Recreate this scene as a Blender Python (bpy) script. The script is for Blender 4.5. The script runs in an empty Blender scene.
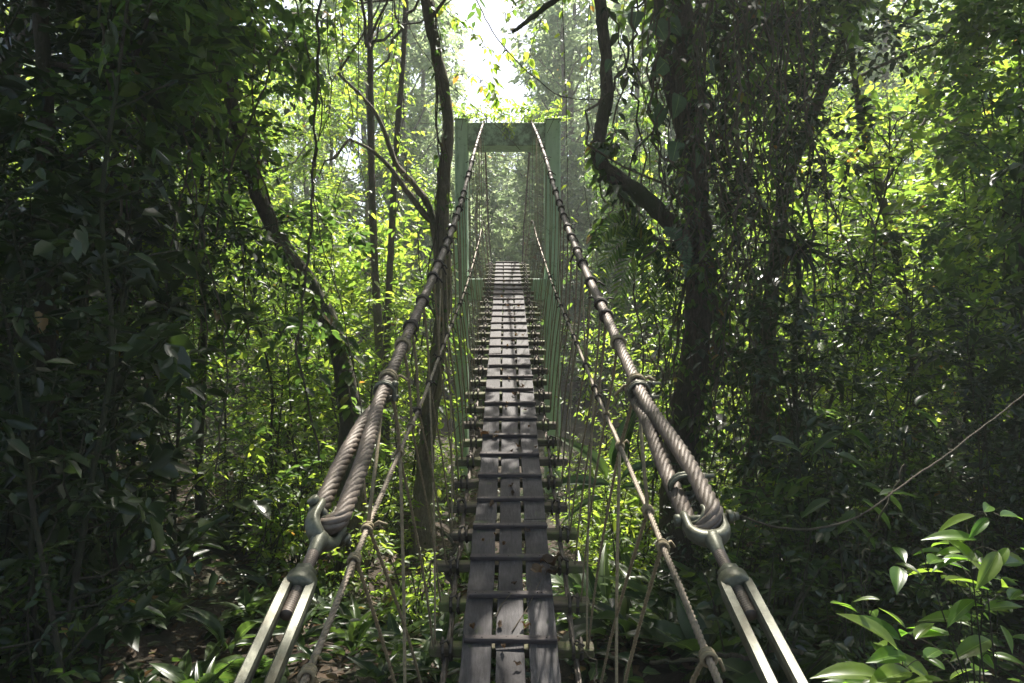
import bpy, math, random
import numpy as np
from mathutils import Vector

R = math.radians
scene = bpy.context.scene
col = scene.collection
rng = np.random.default_rng(7)
random.seed(7)

# ------------------------------------------------------------------ camera
F = 24.0 / 36.0 * 1024.0
EYE = 2.5
cam_d = bpy.data.cameras.new("camera")
cam_d.lens = 24.0
cam_d.sensor_width = 36.0
cam_d.clip_start = 0.03
cam_d.clip_end = 3000
cam = bpy.data.objects.new("camera", cam_d)
col.objects.link(cam)
cam.location = (0, 0, EYE)
cam.rotation_euler = (R(90), 0, 0)
scene.camera = cam


def P(px, py, Y):
    return np.array([(px - 512) / F * Y, Y, EYE - (py - 341.5) / F * Y])


# ------------------------------------------------------------------ light
SUN_AZ, SUN_EL = R(14), R(61)
S = np.array([math.sin(SUN_AZ) * math.cos(SUN_EL), math.cos(SUN_AZ) * math.cos(SUN_EL), math.sin(SUN_EL)])
w = bpy.data.worlds.new("World")
scene.world = w
w.use_nodes = True
nt = w.node_tree
bg = nt.nodes["Background"]
sky = nt.nodes.new("ShaderNodeTexSky")
sky.sky_type = 'NISHITA'
sky.sun_disc = False
sky.sun_elevation = SUN_EL
sky.sun_rotation = SUN_AZ
sky.air_density = 1.0
sky.dust_density = 4.0
sky.ozone_density = 1.0
nt.links.new(sky.outputs[0], bg.inputs[0])
bg.inputs[1].default_value = 0.135
sl = bpy.data.lights.new("sun", 'SUN')
sl.energy = 5.0
sl.angle = R(0.5)
sl.color = (1.0, 0.95, 0.86)
so = bpy.data.objects.new("sun", sl)
col.objects.link(so)
so.rotation_euler = Vector(S).to_track_quat('Z', 'Y').to_euler()
so.location = (0, 0, 40)

scene.view_settings.view_transform = 'Standard'
scene.view_settings.look = 'None'
scene.view_settings.exposure = 1.38
scene.view_settings.gamma = 1
cy = scene.cycles
cy.max_bounces = 8
cy.diffuse_bounces = 5
cy.glossy_bounces = 2
cy.transmission_bounces = 5
cy.volume_bounces = 0
HAZE = 0.0026
cy.sample_clamp_indirect = 6
cy.use_denoising = True
cy.caustics_reflective = False
cy.caustics_refractive = False


# ------------------------------------------------------------------ materials
def new_mat(name):
    m = bpy.data.materials.new(name)
    m.use_nodes = True
    n = m.node_tree.nodes
    return m, n, m.node_tree.links, n["Principled BSDF"], n["Material Output"]


def ramp(n, stops):
    r = n.new("ShaderNodeValToRGB")
    e = r.color_ramp.elements
    while len(e) < len(stops):
        e.new(0.5)
    for i, (p, c) in enumerate(stops):
        e[i].position = p
        e[i].color = (*c, 1)
    return r


def noise(n, l, scale, detail=6, rough=0.6, vec=None, stretch=None, dist=0.0):
    t = n.new("ShaderNodeTexNoise")
    t.inputs["Scale"].default_value = scale
    t.inputs["Detail"].default_value = detail
    t.inputs["Roughness"].default_value = rough
    t.inputs["Distortion"].default_value = dist
    if vec is None:
        vec = n.new("ShaderNodeTexCoord").outputs["Object"]
    if stretch:
        mp = n.new("ShaderNodeMapping")
        mp.inputs["Scale"].default_value = stretch
        l.new(vec, mp.inputs["Vector"])
        vec = mp.outputs[0]
    l.new(vec, t.inputs["Vector"])
    return t


def mix(n, l, fac, a, b, mode='MIX'):
    m = n.new("ShaderNodeMix")
    m.data_type = 'RGBA'
    m.blend_type = mode
    for k, v in ((0, fac), (6, a), (7, b)):
        if hasattr(v, "is_output"):
            l.new(v, m.inputs[k])
        elif isinstance(v, (int, float)):
            m.inputs[k].default_value = v
        else:
            m.inputs[k].default_value = (*v, 1)
    return m.outputs[2]


def bump(n, l, b, h, strength, dist=0.02):
    bp = n.new("ShaderNodeBump")
    bp.inputs["Strength"].default_value = strength
    bp.inputs["Distance"].default_value = dist
    l.new(h, bp.inputs["Height"])
    l.new(bp.outputs[0], b.inputs["Normal"])


def leaf_mat(name, dark, mid, lite, trans, tf=0.4, rough=0.42, dead=True, vein=False, spec=0.5):
    m, n, l, b, out = new_mat(name)
    a = n.new("ShaderNodeAttribute")
    a.attribute_name = "rnd"
    stops = [(0.0, dark), (0.45, mid), (0.9, lite)]
    if dead:
        stops += [(0.985, lite), (0.99, (0.13, 0.075, 0.02))]
    r = ramp(n, stops)
    l.new(a.outputs["Fac"], r.inputs[0])
    c = r.outputs[0]
    no = noise(n, l, 9.0, 3)
    rr = ramp(n, [(0.3, (0.75, 0.75, 0.75)), (0.7, (1.2, 1.2, 1.2))])
    l.new(no.outputs["Fac"], rr.inputs[0])
    c = mix(n, l, 1.0, c, rr.outputs[0], 'MULTIPLY')
    if vein:
        av = n.new("ShaderNodeAttribute")
        av.attribute_name = "side"
        rv = ramp(n, [(0.0, (0.16, 0.21, 0.07)), (0.07, (0.0, 0.0, 0.0))])
        l.new(av.outputs["Fac"], rv.inputs[0])
        c = mix(n, l, 0.6, c, rv.outputs[0], 'ADD')
    l.new(c, b.inputs["Base Color"])
    b.inputs["Roughness"].default_value = rough
    b.inputs["Specular IOR Level"].default_value = spec
    t = n.new("ShaderNodeBsdfTranslucent")
    tc = mix(n, l, 1.0, c, trans, 'MULTIPLY')
    l.new(tc, t.inputs["Color"])
    ms = n.new("ShaderNodeMixShader")
    ms.inputs[0].default_value = tf
    l.new(b.outputs[0], ms.inputs[1])
    l.new(t.outputs[0], ms.inputs[2])
    l.new(ms.outputs[0], out.inputs["Surface"])
    return m


LEAF = leaf_mat("forest_leaf", (0.022, 0.044, 0.011), (0.040, 0.074, 0.016), (0.080, 0.112, 0.022), (4.3, 4.4, 3.4), 0.46)
LEAF_BRIGHT = leaf_mat("sunlit_leaf", (0.052, 0.094, 0.018), (0.088, 0.136, 0.024), (0.14, 0.17, 0.03), (4.7, 4.6, 3.0), 0.54)  # lit copy of the forest leaf, sunlight brightened into its colours
LEAF_DARK = leaf_mat("glossy_dark_leaf", (0.014, 0.027, 0.009), (0.022, 0.041, 0.013), (0.040, 0.064, 0.018), (3.0, 3.2, 1.8), 0.20, rough=0.34)  # darker copy of the forest leaf, thicket shade partly put into its colours
LEAF_HERB = leaf_mat("broad_herb_leaf", (0.017, 0.036, 0.012), (0.027, 0.052, 0.016), (0.048, 0.078, 0.022), (3.8, 4.0, 2.2), 0.30, rough=0.33, vein=True)
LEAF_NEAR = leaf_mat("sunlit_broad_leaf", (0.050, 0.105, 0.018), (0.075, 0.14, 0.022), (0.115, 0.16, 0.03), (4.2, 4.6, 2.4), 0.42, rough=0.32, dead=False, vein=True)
LEAF_GREY = leaf_mat("climber_leaf", (0.045, 0.075, 0.040), (0.060, 0.095, 0.052), (0.085, 0.12, 0.07), (2.6, 3.2, 1.8), 0.25, rough=0.4, dead=False, vein=True)
LEAF_DEAD = leaf_mat("dry_leaf", (0.05, 0.030, 0.016), (0.09, 0.055, 0.028), (0.15, 0.10, 0.055), (1.6, 1.4, 1.0), 0.2, rough=0.7, dead=False)
LEAF_FAR = leaf_mat("hazed_hillside_leaf", (0.080, 0.112, 0.064), (0.11, 0.145, 0.085), (0.16, 0.19, 0.11), (4.0, 4.0, 3.2), 0.5)  # far haze and overexposure paled into the leaf colours


def bark_mat(name, c1, c2, moss, mossy):
    m, n, l, b, out = new_mat(name)
    n1 = noise(n, l, 9.0, 10, 0.75, stretch=(3.2, 3.2, 0.8), dist=1.2)
    r1 = ramp(n, [(0.32, c1), (0.72, c2)])
    l.new(n1.outputs["Fac"], r1.inputs[0])
    n2 = noise(n, l, 1.6, 5, 0.65)
    r2 = ramp(n, [(0.52 - 0.2 * mossy, (0, 0, 0)), (0.72 - 0.2 * mossy, (1, 1, 1))])
    l.new(n2.outputs["Fac"], r2.inputs[0])
    c = mix(n, l, r2.outputs[0], r1.outputs[0], moss)
    n3 = noise(n, l, 14.0, 3)
    r3 = ramp(n, [(0.66, (0, 0, 0)), (0.72, (1, 1, 1))])
    l.new(n3.outputs["Fac"], r3.inputs[0])
    fm = n.new("ShaderNodeMath")
    fm.operation = 'MULTIPLY'
    fm.inputs[1].default_value = 0.5
    l.new(r3.outputs[0], fm.inputs[0])
    c = mix(n, l, fm.outputs[0], c, (0.24, 0.25, 0.20))
    l.new(c, b.inputs["Base Color"])
    b.inputs["Roughness"].default_value = 0.85
    bump(n, l, b, n1.outputs["Fac"], 1.0, 0.06)
    return m


BARK = bark_mat("mossy_bark", (0.04, 0.03, 0.021), (0.21, 0.165, 0.12), (0.06, 0.075, 0.026), 0.4)
BARK_PALE = bark_mat("pale_bark", (0.11, 0.088, 0.06), (0.34, 0.28, 0.20), (0.07, 0.085, 0.03), 0.3)
STEM = bark_mat("stem_bark", (0.03, 0.026, 0.016), (0.10, 0.085, 0.05), (0.045, 0.07, 0.02), 0.5)
VINE = bark_mat("vine_bark", (0.06, 0.046, 0.03), (0.23, 0.18, 0.125), (0.06, 0.065, 0.025), 0.2)


def wood_mat():
    m, n, l, b, out = new_mat("weathered_plank")
    oi = n.new("ShaderNodeObjectInfo")
    tc = n.new("ShaderNodeTexCoord")
    va = n.new("ShaderNodeVectorMath")
    va.operation = 'ADD'
    cb = n.new("ShaderNodeCombineXYZ")
    mm = n.new("ShaderNodeMath")
    mm.operation = 'MULTIPLY'
    mm.inputs[1].default_value = 37.0
    l.new(oi.outputs["Random"], mm.inputs[0])
    for k in range(3):
        l.new(mm.outputs[0], cb.inputs[k])
    l.new(tc.outputs["Object"], va.inputs[0])
    l.new(cb.outputs[0], va.inputs[1])
    v = va.outputs[0]
    g = noise(n, l, 10.0, 8, 0.7, vec=v, stretch=(7.0, 0.5, 3.0), dist=0.4)
    r1 = ramp(n, [(0.3, (0.038, 0.034, 0.034)), (0.5, (0.080, 0.074, 0.074)), (0.75, (0.135, 0.126, 0.126))])
    l.new(g.outputs["Fac"], r1.inputs[0])
    d = noise(n, l, 2.4, 5, 0.7, vec=v)
    r2 = ramp(n, [(0.35, (0.42, 0.39, 0.38)), (0.65, (1.0, 0.99, 1.0))])
    l.new(d.outputs["Fac"], r2.inputs[0])
    c = mix(n, l, 1.0, r1.outputs[0], r2.outputs[0], 'MULTIPLY')
    ms = noise(n, l, 4.2, 7, 0.75, vec=v, dist=0.8)
    r3 = ramp(n, [(0.60, (0, 0, 0)), (0.72, (0.85, 0.85, 0.85))])
    l.new(ms.outputs["Fac"], r3.inputs[0])
    c = mix(n, l, r3.outputs[0], c, (0.075, 0.10, 0.028))
    l.new(c, b.inputs["Base Color"])
    b.inputs["Roughness"].default_value = 0.7
    b.inputs["Specular IOR Level"].default_value = 0.36
    bump(n, l, b, g.outputs["Fac"], 0.55, 0.006)
    return m


def timber_mat(name, c1, c2, moss):
    m, n, l, b, out = new_mat(name)
    g = noise(n, l, 16.0, 6, 0.7, stretch=(0.6, 4.0, 4.0))
    r1 = ramp(n, [(0.3, c1), (0.7, c2)])
    l.new(g.outputs["Fac"], r1.inputs[0])
    ms = noise(n, l, 5.0, 6, 0.7)
    r3 = ramp(n, [(0.62 - moss * 0.3, (0, 0, 0)), (0.75 - moss * 0.3, (0.9, 0.9, 0.9))])
    l.new(ms.outputs["Fac"], r3.inputs[0])
    c = mix(n, l, r3.outputs[0], r1.outputs[0], (0.10, 0.12, 0.03))
    l.new(c, b.inputs["Base Color"])
    b.inputs["Roughness"].default_value = 0.75
    bump(n, l, b, g.outputs["Fac"], 0.5, 0.008)
    return m


PLANK = wood_mat()
BATTEN = timber_mat("batten_timber", (0.035, 0.027, 0.025), (0.10, 0.08, 0.075), 0.0)
TRANSOM = timber_mat("transom_timber", (0.045, 0.036, 0.022), (0.15, 0.115, 0.075), 0.55)


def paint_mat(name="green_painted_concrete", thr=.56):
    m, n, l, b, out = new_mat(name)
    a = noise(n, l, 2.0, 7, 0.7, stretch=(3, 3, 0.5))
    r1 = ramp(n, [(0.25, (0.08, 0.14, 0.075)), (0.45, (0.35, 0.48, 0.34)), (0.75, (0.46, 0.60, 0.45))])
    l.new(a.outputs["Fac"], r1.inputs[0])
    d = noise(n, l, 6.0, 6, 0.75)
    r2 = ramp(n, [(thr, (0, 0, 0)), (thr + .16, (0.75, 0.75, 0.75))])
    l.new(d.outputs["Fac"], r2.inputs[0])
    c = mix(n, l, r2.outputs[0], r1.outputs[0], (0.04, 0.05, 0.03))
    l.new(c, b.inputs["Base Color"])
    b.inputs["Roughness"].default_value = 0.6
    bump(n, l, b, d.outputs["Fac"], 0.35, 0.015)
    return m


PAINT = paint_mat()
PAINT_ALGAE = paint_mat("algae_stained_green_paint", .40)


def simple_mat(name, c1, c2, rough, metal=0.0, scale=20.0, bs=0.3, stain=None):
    m, n, l, b, out = new_mat(name)
    a = noise(n, l, scale, 6, 0.65)
    r1 = ramp(n, [(0.3, c1), (0.7, c2)])
    l.new(a.outputs["Fac"], r1.inputs[0])
    c = r1.outputs[0]
    if stain:
        s = noise(n, l, scale * 0.35, 5, 0.7)
        rs = ramp(n, [(0.5, (0, 0, 0)), (0.68, (0.8, 0.8, 0.8))])
        l.new(s.outputs["Fac"], rs.inputs[0])
        c = mix(n, l, rs.outputs[0], c, stain)
    l.new(c, b.inputs["Base Color"])
    b.inputs["Roughness"].default_value = rough
    b.inputs["Metallic"].default_value = metal
    bump(n, l, b, a.outputs["Fac"], bs, 0.004)
    return m


CABLE = simple_mat("dull_steel_cable", (0.095, 0.074, 0.058), (0.21, 0.168, 0.135), 0.55, 0.2, 26.0, 0.4, (0.06, 0.048, 0.032))
GALV = simple_mat("weathered_galvanised_steel", (0.06, 0.062, 0.042), (0.17, 0.172, 0.125), 0.46, 0.3, 42.0, 0.35, (0.075, 0.065, 0.035))
ROPE = simple_mat("hanger_rope", (0.16, 0.128, 0.072), (0.36, 0.29, 0.175), 0.8, 0.0, 60.0, 0.6)
ROPE_SUNLIT = simple_mat("sunlit_rope", (0.12, 0.07, 0.045), (0.26, 0.165, 0.12), 0.8, 0.0, 60.0, 0.6)  # red-brown cast of sunlight on the far hangers, painted into the rope
BINDING = simple_mat("dark_binding", (0.03, 0.024, 0.018), (0.085, 0.065, 0.045), 0.7, 0.0, 60.0, 0.6)
RAILROPE = simple_mat("weathered_rail_rope", (0.16, 0.125, 0.088), (0.35, 0.285, 0.21), 0.6, 0.1, 50.0, 0.5, (0.10, 0.085, 0.05))
SADDLE = simple_mat("dark_saddle_iron", (0.03, 0.03, 0.025), (0.08, 0.075, 0.06), 0.6, 0.2)


def soil_mat():
    m, n, l, b, out = new_mat("forest_soil")
    a = noise(n, l, 3.0, 9, 0.7)
    r1 = ramp(n, [(0.3, (0.022, 0.015, 0.010)), (0.55, (0.055, 0.038, 0.026)), (0.8, (0.10, 0.072, 0.052))])
    l.new(a.outputs["Fac"], r1.inputs[0])
    g = noise(n, l, 0.5, 5, 0.6)
    r2 = ramp(n, [(0.45, (0, 0, 0)), (0.7, (0.8, 0.8, 0.8))])
    l.new(g.outputs["Fac"], r2.inputs[0])
    c = mix(n, l, r2.outputs[0], r1.outputs[0], (0.03, 0.045, 0.014))
    l.new(c, b.inputs["Base Color"])
    b.inputs["Roughness"].default_value = 0.9
    d = noise(n, l, 22.0, 5, 0.7)
    bump(n, l, b, d.outputs["Fac"], 0.9, 0.05)
    return m


SOIL = soil_mat()


# ------------------------------------------------------------------ mesh helpers
def nrm(v):
    v = np.asarray(v, float)
    return v / np.maximum(np.linalg.norm(v, axis=-1, keepdims=True), 1e-9)


class MB:
    def __init__(self):
        self.v, self.rnd, self.side = [], [], []
        self.f4, self.f3, self.m4, self.m3 = [], [], [], []
        self.sm4, self.sm3 = [], []
        self.n = 0

    def add(self, v, f4=None, f3=None, mat=0, rnd=0.5, side=1.0, smooth=True):
        v = np.asarray(v, float).reshape(-1, 3)
        k = len(v)
        self.v.append(v)
        self.rnd.append(np.broadcast_to(np.asarray(rnd, float), (k,)))
        self.side.append(np.broadcast_to(np.asarray(side, float), (k,)))
        if f4 is not None and len(f4):
            f4 = np.asarray(f4, int).reshape(-1, 4)
            self.f4.append(f4 + self.n)
            self.m4.append(np.full(len(f4), mat))
            self.sm4.append(np.full(len(f4), smooth))
        if f3 is not None and len(f3):
            f3 = np.asarray(f3, int).reshape(-1, 3)
            self.f3.append(f3 + self.n)
            self.m3.append(np.full(len(f3), mat))
            self.sm3.append(np.full(len(f3), smooth))
        self.n += k

    # ---- tube along a path
    def tube(self, pts, rad, sides=8, mat=0, caps=True, rnd=0.5, rough=0.0):
        pts = np.asarray(pts, float)
        n = len(pts)
        rad = np.broadcast_to(np.asarray(rad, float), (n,))
        t = np.gradient(pts, axis=0)
        t = nrm(t)
        ref = np.array([0, 0, 1.0]) if abs(t[0][2]) < 0.9 else np.array([1.0, 0, 0])
        a = nrm(np.cross(t[0], ref))
        A = [a]
        for i in range(1, n):
            a = a - t[i] * np.dot(a, t[i])
            a = a / max(np.linalg.norm(a), 1e-9)
            A.append(a)
        A = np.array(A)
        B = np.cross(t, A)
        ang = np.arange(sides) / sides * 2 * np.pi
        rr = np.repeat(rad[:, None], sides, 1)
        if rough:
            rr = rr * (1 + rough * rng.normal(size=rr.shape))
        V = pts[:, None, :] + rr[:, :, None] * (np.cos(ang)[None, :, None] * A[:, None, :] + np.sin(ang)[None, :, None] * B[:, None, :])
        V = V.reshape(-1, 3)
        i = np.arange(n - 1)[:, None] * sides
        j = np.arange(sides)[None, :]
        j2 = (j + 1) % sides
        q = np.stack([i + j, i + j2, i + sides + j2, i + sides + j], -1).reshape(-1, 4)
        f3 = []
        if caps:
            V = np.vstack([V, pts[:1], pts[-1:]])
            c0, c1 = n * sides, n * sides + 1
            for k in range(sides):
                f3.append((c0, (k + 1) % sides, k))
                f3.append((c1, (n - 1) * sides + k, (n - 1) * sides + (k + 1) % sides))
        self.add(V, q, f3, mat, rnd)

    def box(self, c, size, mat=0, rot=None, bevel=0.0, jitter=0.0):
        c = np.asarray(c, float)
        h = np.asarray(size, float) / 2
        b = min(bevel, h.min() * 0.9)
        if b <= 0:
            V = np.array([[x, y, z] for x in (-1, 1) for y in (-1, 1) for z in (-1, 1)], float) * h
            q = [(0, 1, 3, 2), (4, 6, 7, 5), (0, 4, 5, 1), (2, 3, 7, 6), (0, 2, 6, 4), (1, 5, 7, 3)]
            f3 = []
        else:
            V, idx = [], {}
            for sx in (-1, 1):
                for sy in (-1, 1):
                    for sz in (-1, 1):
                        for ax in range(3):
                            s = np.array([sx, sy, sz], float)
                            p = s * (h - b)
                            p[ax] = s[ax] * h[ax]
                            idx[(sx, sy, sz, ax)] = len(V)
                            V.append(p)
            V = np.array(V)
            q, f3 = [], []
            for ax in range(3):
                o = [k for k in range(3) if k != ax]
                for s in (-1, 1):
                    L = []
                    for (u, v_) in ((-1, -1), (1, -1), (1, 1), (-1, 1)):
                        k = [0, 0, 0]
                        k[ax] = s
                        k[o[0]] = u
                        k[o[1]] = v_
                        L.append(idx[(*k, ax)])
                    flip = (s == 1) == (ax == 1)
                    q.append(L[::-1] if flip else L)
            for ax in range(3):
                o = [k for k in range(3) if k != ax]
                for u in (-1, 1):
                    for v_ in (-1, 1):
                        k0 = [0, 0, 0]
                        k0[o[0]] = u
                        k0[o[1]] = v_
                        a_, b_ = list(k0), list(k0)
                        a_[ax], b_[ax] = -1, 1
                        L = [idx[(*a_, o[0])], idx[(*a_, o[1])], idx[(*b_, o[1])], idx[(*b_, o[0])]]
                        pn = np.cross(V[L[1]] - V[L[0]], V[L[2]] - V[L[0]])
                        q.append(L if np.dot(pn, V[L].mean(0)) > 0 else L[::-1])
            for sx in (-1, 1):
                for sy in (-1, 1):
                    for sz in (-1, 1):
                        L = [idx[(sx, sy, sz, a_)] for a_ in range(3)]
                        pn = np.cross(V[L[1]] - V[L[0]], V[L[2]] - V[L[0]])
                        f3.append(L if np.dot(pn, V[L].mean(0)) > 0 else L[::-1])
        if jitter:
            V = V + rng.normal(size=V.shape) * jitter
        if rot is not None:
            V = V @ np.asarray(rot).T
        self.add(V + c, q, f3, mat, smooth=False)

    def torus(self, c, axis, R0, r0, ns=14, nr=6, mat=0, squash=1.0):
        axis = nrm(axis)
        ref = np.array([0, 0, 1.0]) if abs(axis[2]) < 0.9 else np.array([1.0, 0, 0])
        a = nrm(np.cross(axis, ref))
        b = np.cross(axis, a)
        th = np.arange(ns + 1) / ns * 2 * np.pi
        pts = np.asarray(c) + R0 * (np.cos(th)[:, None] * a + squash * np.sin(th)[:, None] * b)
        self.tube(pts, r0, nr, mat, caps=False)

    # ---- many leaves at once
    def leaves(self, pos, d, n, L, W, tmpl, rnd, mat=0):
        pos, d, n = np.asarray(pos), nrm(d), np.asarray(n, float)
        s = nrm(np.cross(n, d))
        n = np.cross(d, s)
        T, Q, sd = tmpl
        k = len(T)
        m = len(pos)
        L = np.broadcast_to(np.asarray(L, float), (m,))
        W = np.broadcast_to(np.asarray(W, float), (m,))
        V = (pos[:, None, :] + (T[None, :, 0] * L[:, None])[:, :, None] * d[:, None, :]
             + (T[None, :, 1] * W[:, None])[:, :, None] * s[:, None, :]
             + (T[None, :, 2] * L[:, None])[:, :, None] * n[:, None, :])
        Qa = (np.asarray(Q)[None] + (np.arange(m) * k)[:, None, None]).reshape(-1, 4)
        self.add(V, Qa, None, mat, np.repeat(rnd, k), np.tile(sd, m), smooth=True)

    def build(self, name, mats, parent=None, loc=None):
        me = bpy.data.meshes.new(name)
        V = np.vstack(self.v)
        me.vertices.add(len(V))
        me.vertices.foreach_set("co", V.astype(np.float32).ravel())
        f4 = np.vstack(self.f4) if self.f4 else np.zeros((0, 4), int)
        f3 = np.vstack(self.f3) if self.f3 else np.zeros((0, 3), int)
        nl = f4.size + f3.size
        me.loops.add(nl)
        me.loops.foreach_set("vertex_index", np.concatenate([f4.ravel(), f3.ravel()]).astype(np.int32))
        npoly = len(f4) + len(f3)
        me.polygons.add(npoly)
        starts = np.concatenate([np.arange(len(f4)) * 4, f4.size + np.arange(len(f3)) * 3]).astype(np.int32)
        me.polygons.foreach_set("loop_start", starts)
        mi = np.concatenate(self.m4 + self.m3).astype(np.int32)
        sm = np.concatenate(self.sm4 + self.sm3).astype(bool)
        me.polygons.foreach_set("material_index", mi)
        me.polygons.foreach_set("use_smooth", sm)
        me.update(calc_edges=True)
        for nm, arr in (("rnd", self.rnd), ("side", self.side)):
            at = me.attributes.new(nm, 'FLOAT', 'POINT')
            at.data.foreach_set("value", np.concatenate(arr).astype(np.float32))
        for m in (mats if isinstance(mats, (list, tuple)) else [mats]):
            me.materials.append(m)
        o = bpy.data.objects.new(name, me)
        col.objects.link(o)
        if parent:
            o.parent = parent
        if loc is not None:
            o.location = loc
        return o


def tag(o, label=None, cat=None, group=None, kind=None):
    for k, v in (("label", label), ("category", cat), ("group", group), ("kind", kind)):
        if v:
            o[k] = v
    return o


def thing(name, label, cat, loc=(0, 0, 0), rotz=0.0, group=None):
    o = bpy.data.objects.new(name, None)
    o.empty_display_size = 0.2
    col.objects.link(o)
    o.location = tuple(float(x) for x in loc)
    o.rotation_euler = (0, 0, rotz)
    return tag(o, label, cat, group)


CHILDREN = {}


def kids(o):
    if o.name not in CHILDREN:
        CHILDREN[o.name] = [c for c in o.children]
    return CHILDREN[o.name]


def dup(root, loc, rotz, sc=1.0, label=None, group=None, tilt=(0, 0)):
    r = root.copy()
    col.objects.link(r)
    r.location = tuple(float(x) for x in loc)
    r.rotation_euler = (tilt[0], tilt[1], rotz)
    r.scale = (sc, sc, sc)
    if label:
        r["label"] = label
    if group:
        r["group"] = group
    for ch in kids(root):
        c = ch.copy()
        col.objects.link(c)
        c.parent = r
        for g in kids(ch):
            d = g.copy()
            col.objects.link(d)
            d.parent = c
    return r


def spline(ctrl, n):
    """Catmull-Rom through the control points."""
    c = np.asarray(ctrl, float)
    c = np.vstack([2 * c[0] - c[1], c, 2 * c[-1] - c[-2]])
    m = len(c) - 3
    u = np.linspace(0, m - 1e-6, n)
    i = u.astype(int)
    t = (u - i)[:, None]
    p0, p1, p2, p3 = c[i], c[i + 1], c[i + 2], c[i + 3]
    return 0.5 * (2 * p1 + (p2 - p0) * t + (2 * p0 - 5 * p1 + 4 * p2 - p3) * t ** 2 + (3 * p1 - p0 - 3 * p2 + p3) * t ** 3)


# leaf templates: (along, across, up)
def tmpl_simple(fold=0.16, droop=0.12, wide=0.33):
    T = np.array([[0, 0, 0], [.28, .5, fold * .5], [.66, .42, fold * .45 - droop * .4], [1, 0, -droop],
                  [.66, -.42, fold * .45 - droop * .4], [.28, -.5, fold * .5]], float)
    return T, np.array([[0, 1, 2, 3], [0, 3, 4, 5]]), np.array([0, 1, 1, 0, 1, 1.0])


def tmpl_near(fold=0.12, droop=0.25, prof=None, curl=0.0, pet=0.0):
    prof = prof or [(0, .03), (.1, .27), (.25, .45), (.42, .5), (.6, .44), (.78, .27), (.9, .11), (1, .0)]
    T, sd, Q = [], [], []
    for u, wd in prof:
        z = -droop * u * u + 0.08 * math.sin(u * 9) * curl
        for c in (-1, -.5, 0, .5, 1):
            T.append([u, c * wd, z + fold * abs(c) * wd * 2 * (1 - .35 * abs(c)) + curl * .03 * math.sin(u * 17 + c)])
            sd.append(abs(c))
    n = len(prof)
    for i in range(n - 1):
        for j in range(4):
            a = i * 5 + j
            Q.append([a, a + 1, a + 6, a + 5])
    return np.array(T), np.array(Q), np.array(sd, float)


T_SIMPLE = tmpl_simple()
T_SIMPLE2 = tmpl_simple(0.05, 0.25)
T_NEAR = tmpl_near()
T_NEAR_DROOP = tmpl_near(0.10, 0.55)
T_STRAP = tmpl_near(0.2, 0.75, [(0, .08), (.12, .32), (.3, .48), (.5, .5), (.7, .4), (.85, .24), (.95, .09), (1, 0)])
HEART = [(0, .18), (.04, .40), (.15, .5), (.35, .48), (.55, .38), (.75, .22), (.9, .08), (1, 0)]
T_HEART = tmpl_near(0.12, 0.25, HEART)
T_CURLED = tmpl_near(0.45, -0.35, None, 2.0)
UP = np.array([0, 0, 1.0])


def sprays(mb, O, D, Ln, nleaf, leafL, aspect, droop=0.25, tmpl=T_SIMPLE, mat=0, spread=0.9, twig_mat=None, twig_r=0.004, tilt=0.5, hang=0.35):
    """Leafy twigs: alternate leaves along every twig."""
    O, D = np.asarray(O), nrm(D)
    m = len(O)
    Ln = np.broadcast_to(np.asarray(Ln, float), (m,))
    sd = np.cross(D, UP + rng.normal(size=(m, 3)) * .3)
    sd = nrm(sd)
    tw = rng.random(m) * .5
    for k in range(nleaf):
        u = (k + .5 + rng.random(m) * .4) / nleaf
        pos = O + D * (Ln * u)[:, None]
        pos[:, 2] -= droop * u * u * Ln
        sg = 1 if k % 2 else -1
        ld = D * .55 + sd * sg * spread + rng.normal(size=(m, 3)) * .28
        if k == nleaf - 1:
            ld = D + rng.normal(size=(m, 3)) * .2
        ld[:, 2] -= hang
        nn = UP + rng.normal(size=(m, 3)) * tilt
        L = leafL * (0.62 + .6 * rng.random(m)) * (1 - .25 * (k == nleaf - 1))
        r = np.clip(tw + rng.random(m) * .5 + rng.normal(size=m) * .06, 0, 1)
        mb.leaves(pos, ld, nn, L, L * aspect * (0.85 + .3 * rng.random(m)), tmpl, r, mat)
    if twig_mat is not None:
        for i in range(m):
            u = np.linspace(0, 1, 4)
            p = O[i] + D[i] * (Ln[i] * u)[:, None]
            p[:, 2] -= droop * u * u * Ln[i]
            mb.tube(p, np.linspace(twig_r, twig_r * .4, 4), 3, twig_mat, caps=False)


def branch_path(o, d, L, up=0.25, wig=0.08, n=6):
    d = nrm(d)
    u = np.linspace(0, 1, n)[:, None]
    w_ = np.cumsum(rng.normal(size=(n, 3)) * wig * L / n, axis=0)
    w_[0] = 0
    return np.asarray(o) + d * L * u + UP * up * L * u * u + w_


def at(path, t):
    f = t * (len(path) - 1)
    i = min(int(f), len(path) - 2)
    return path[i] + (path[i + 1] - path[i]) * (f - i)


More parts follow.
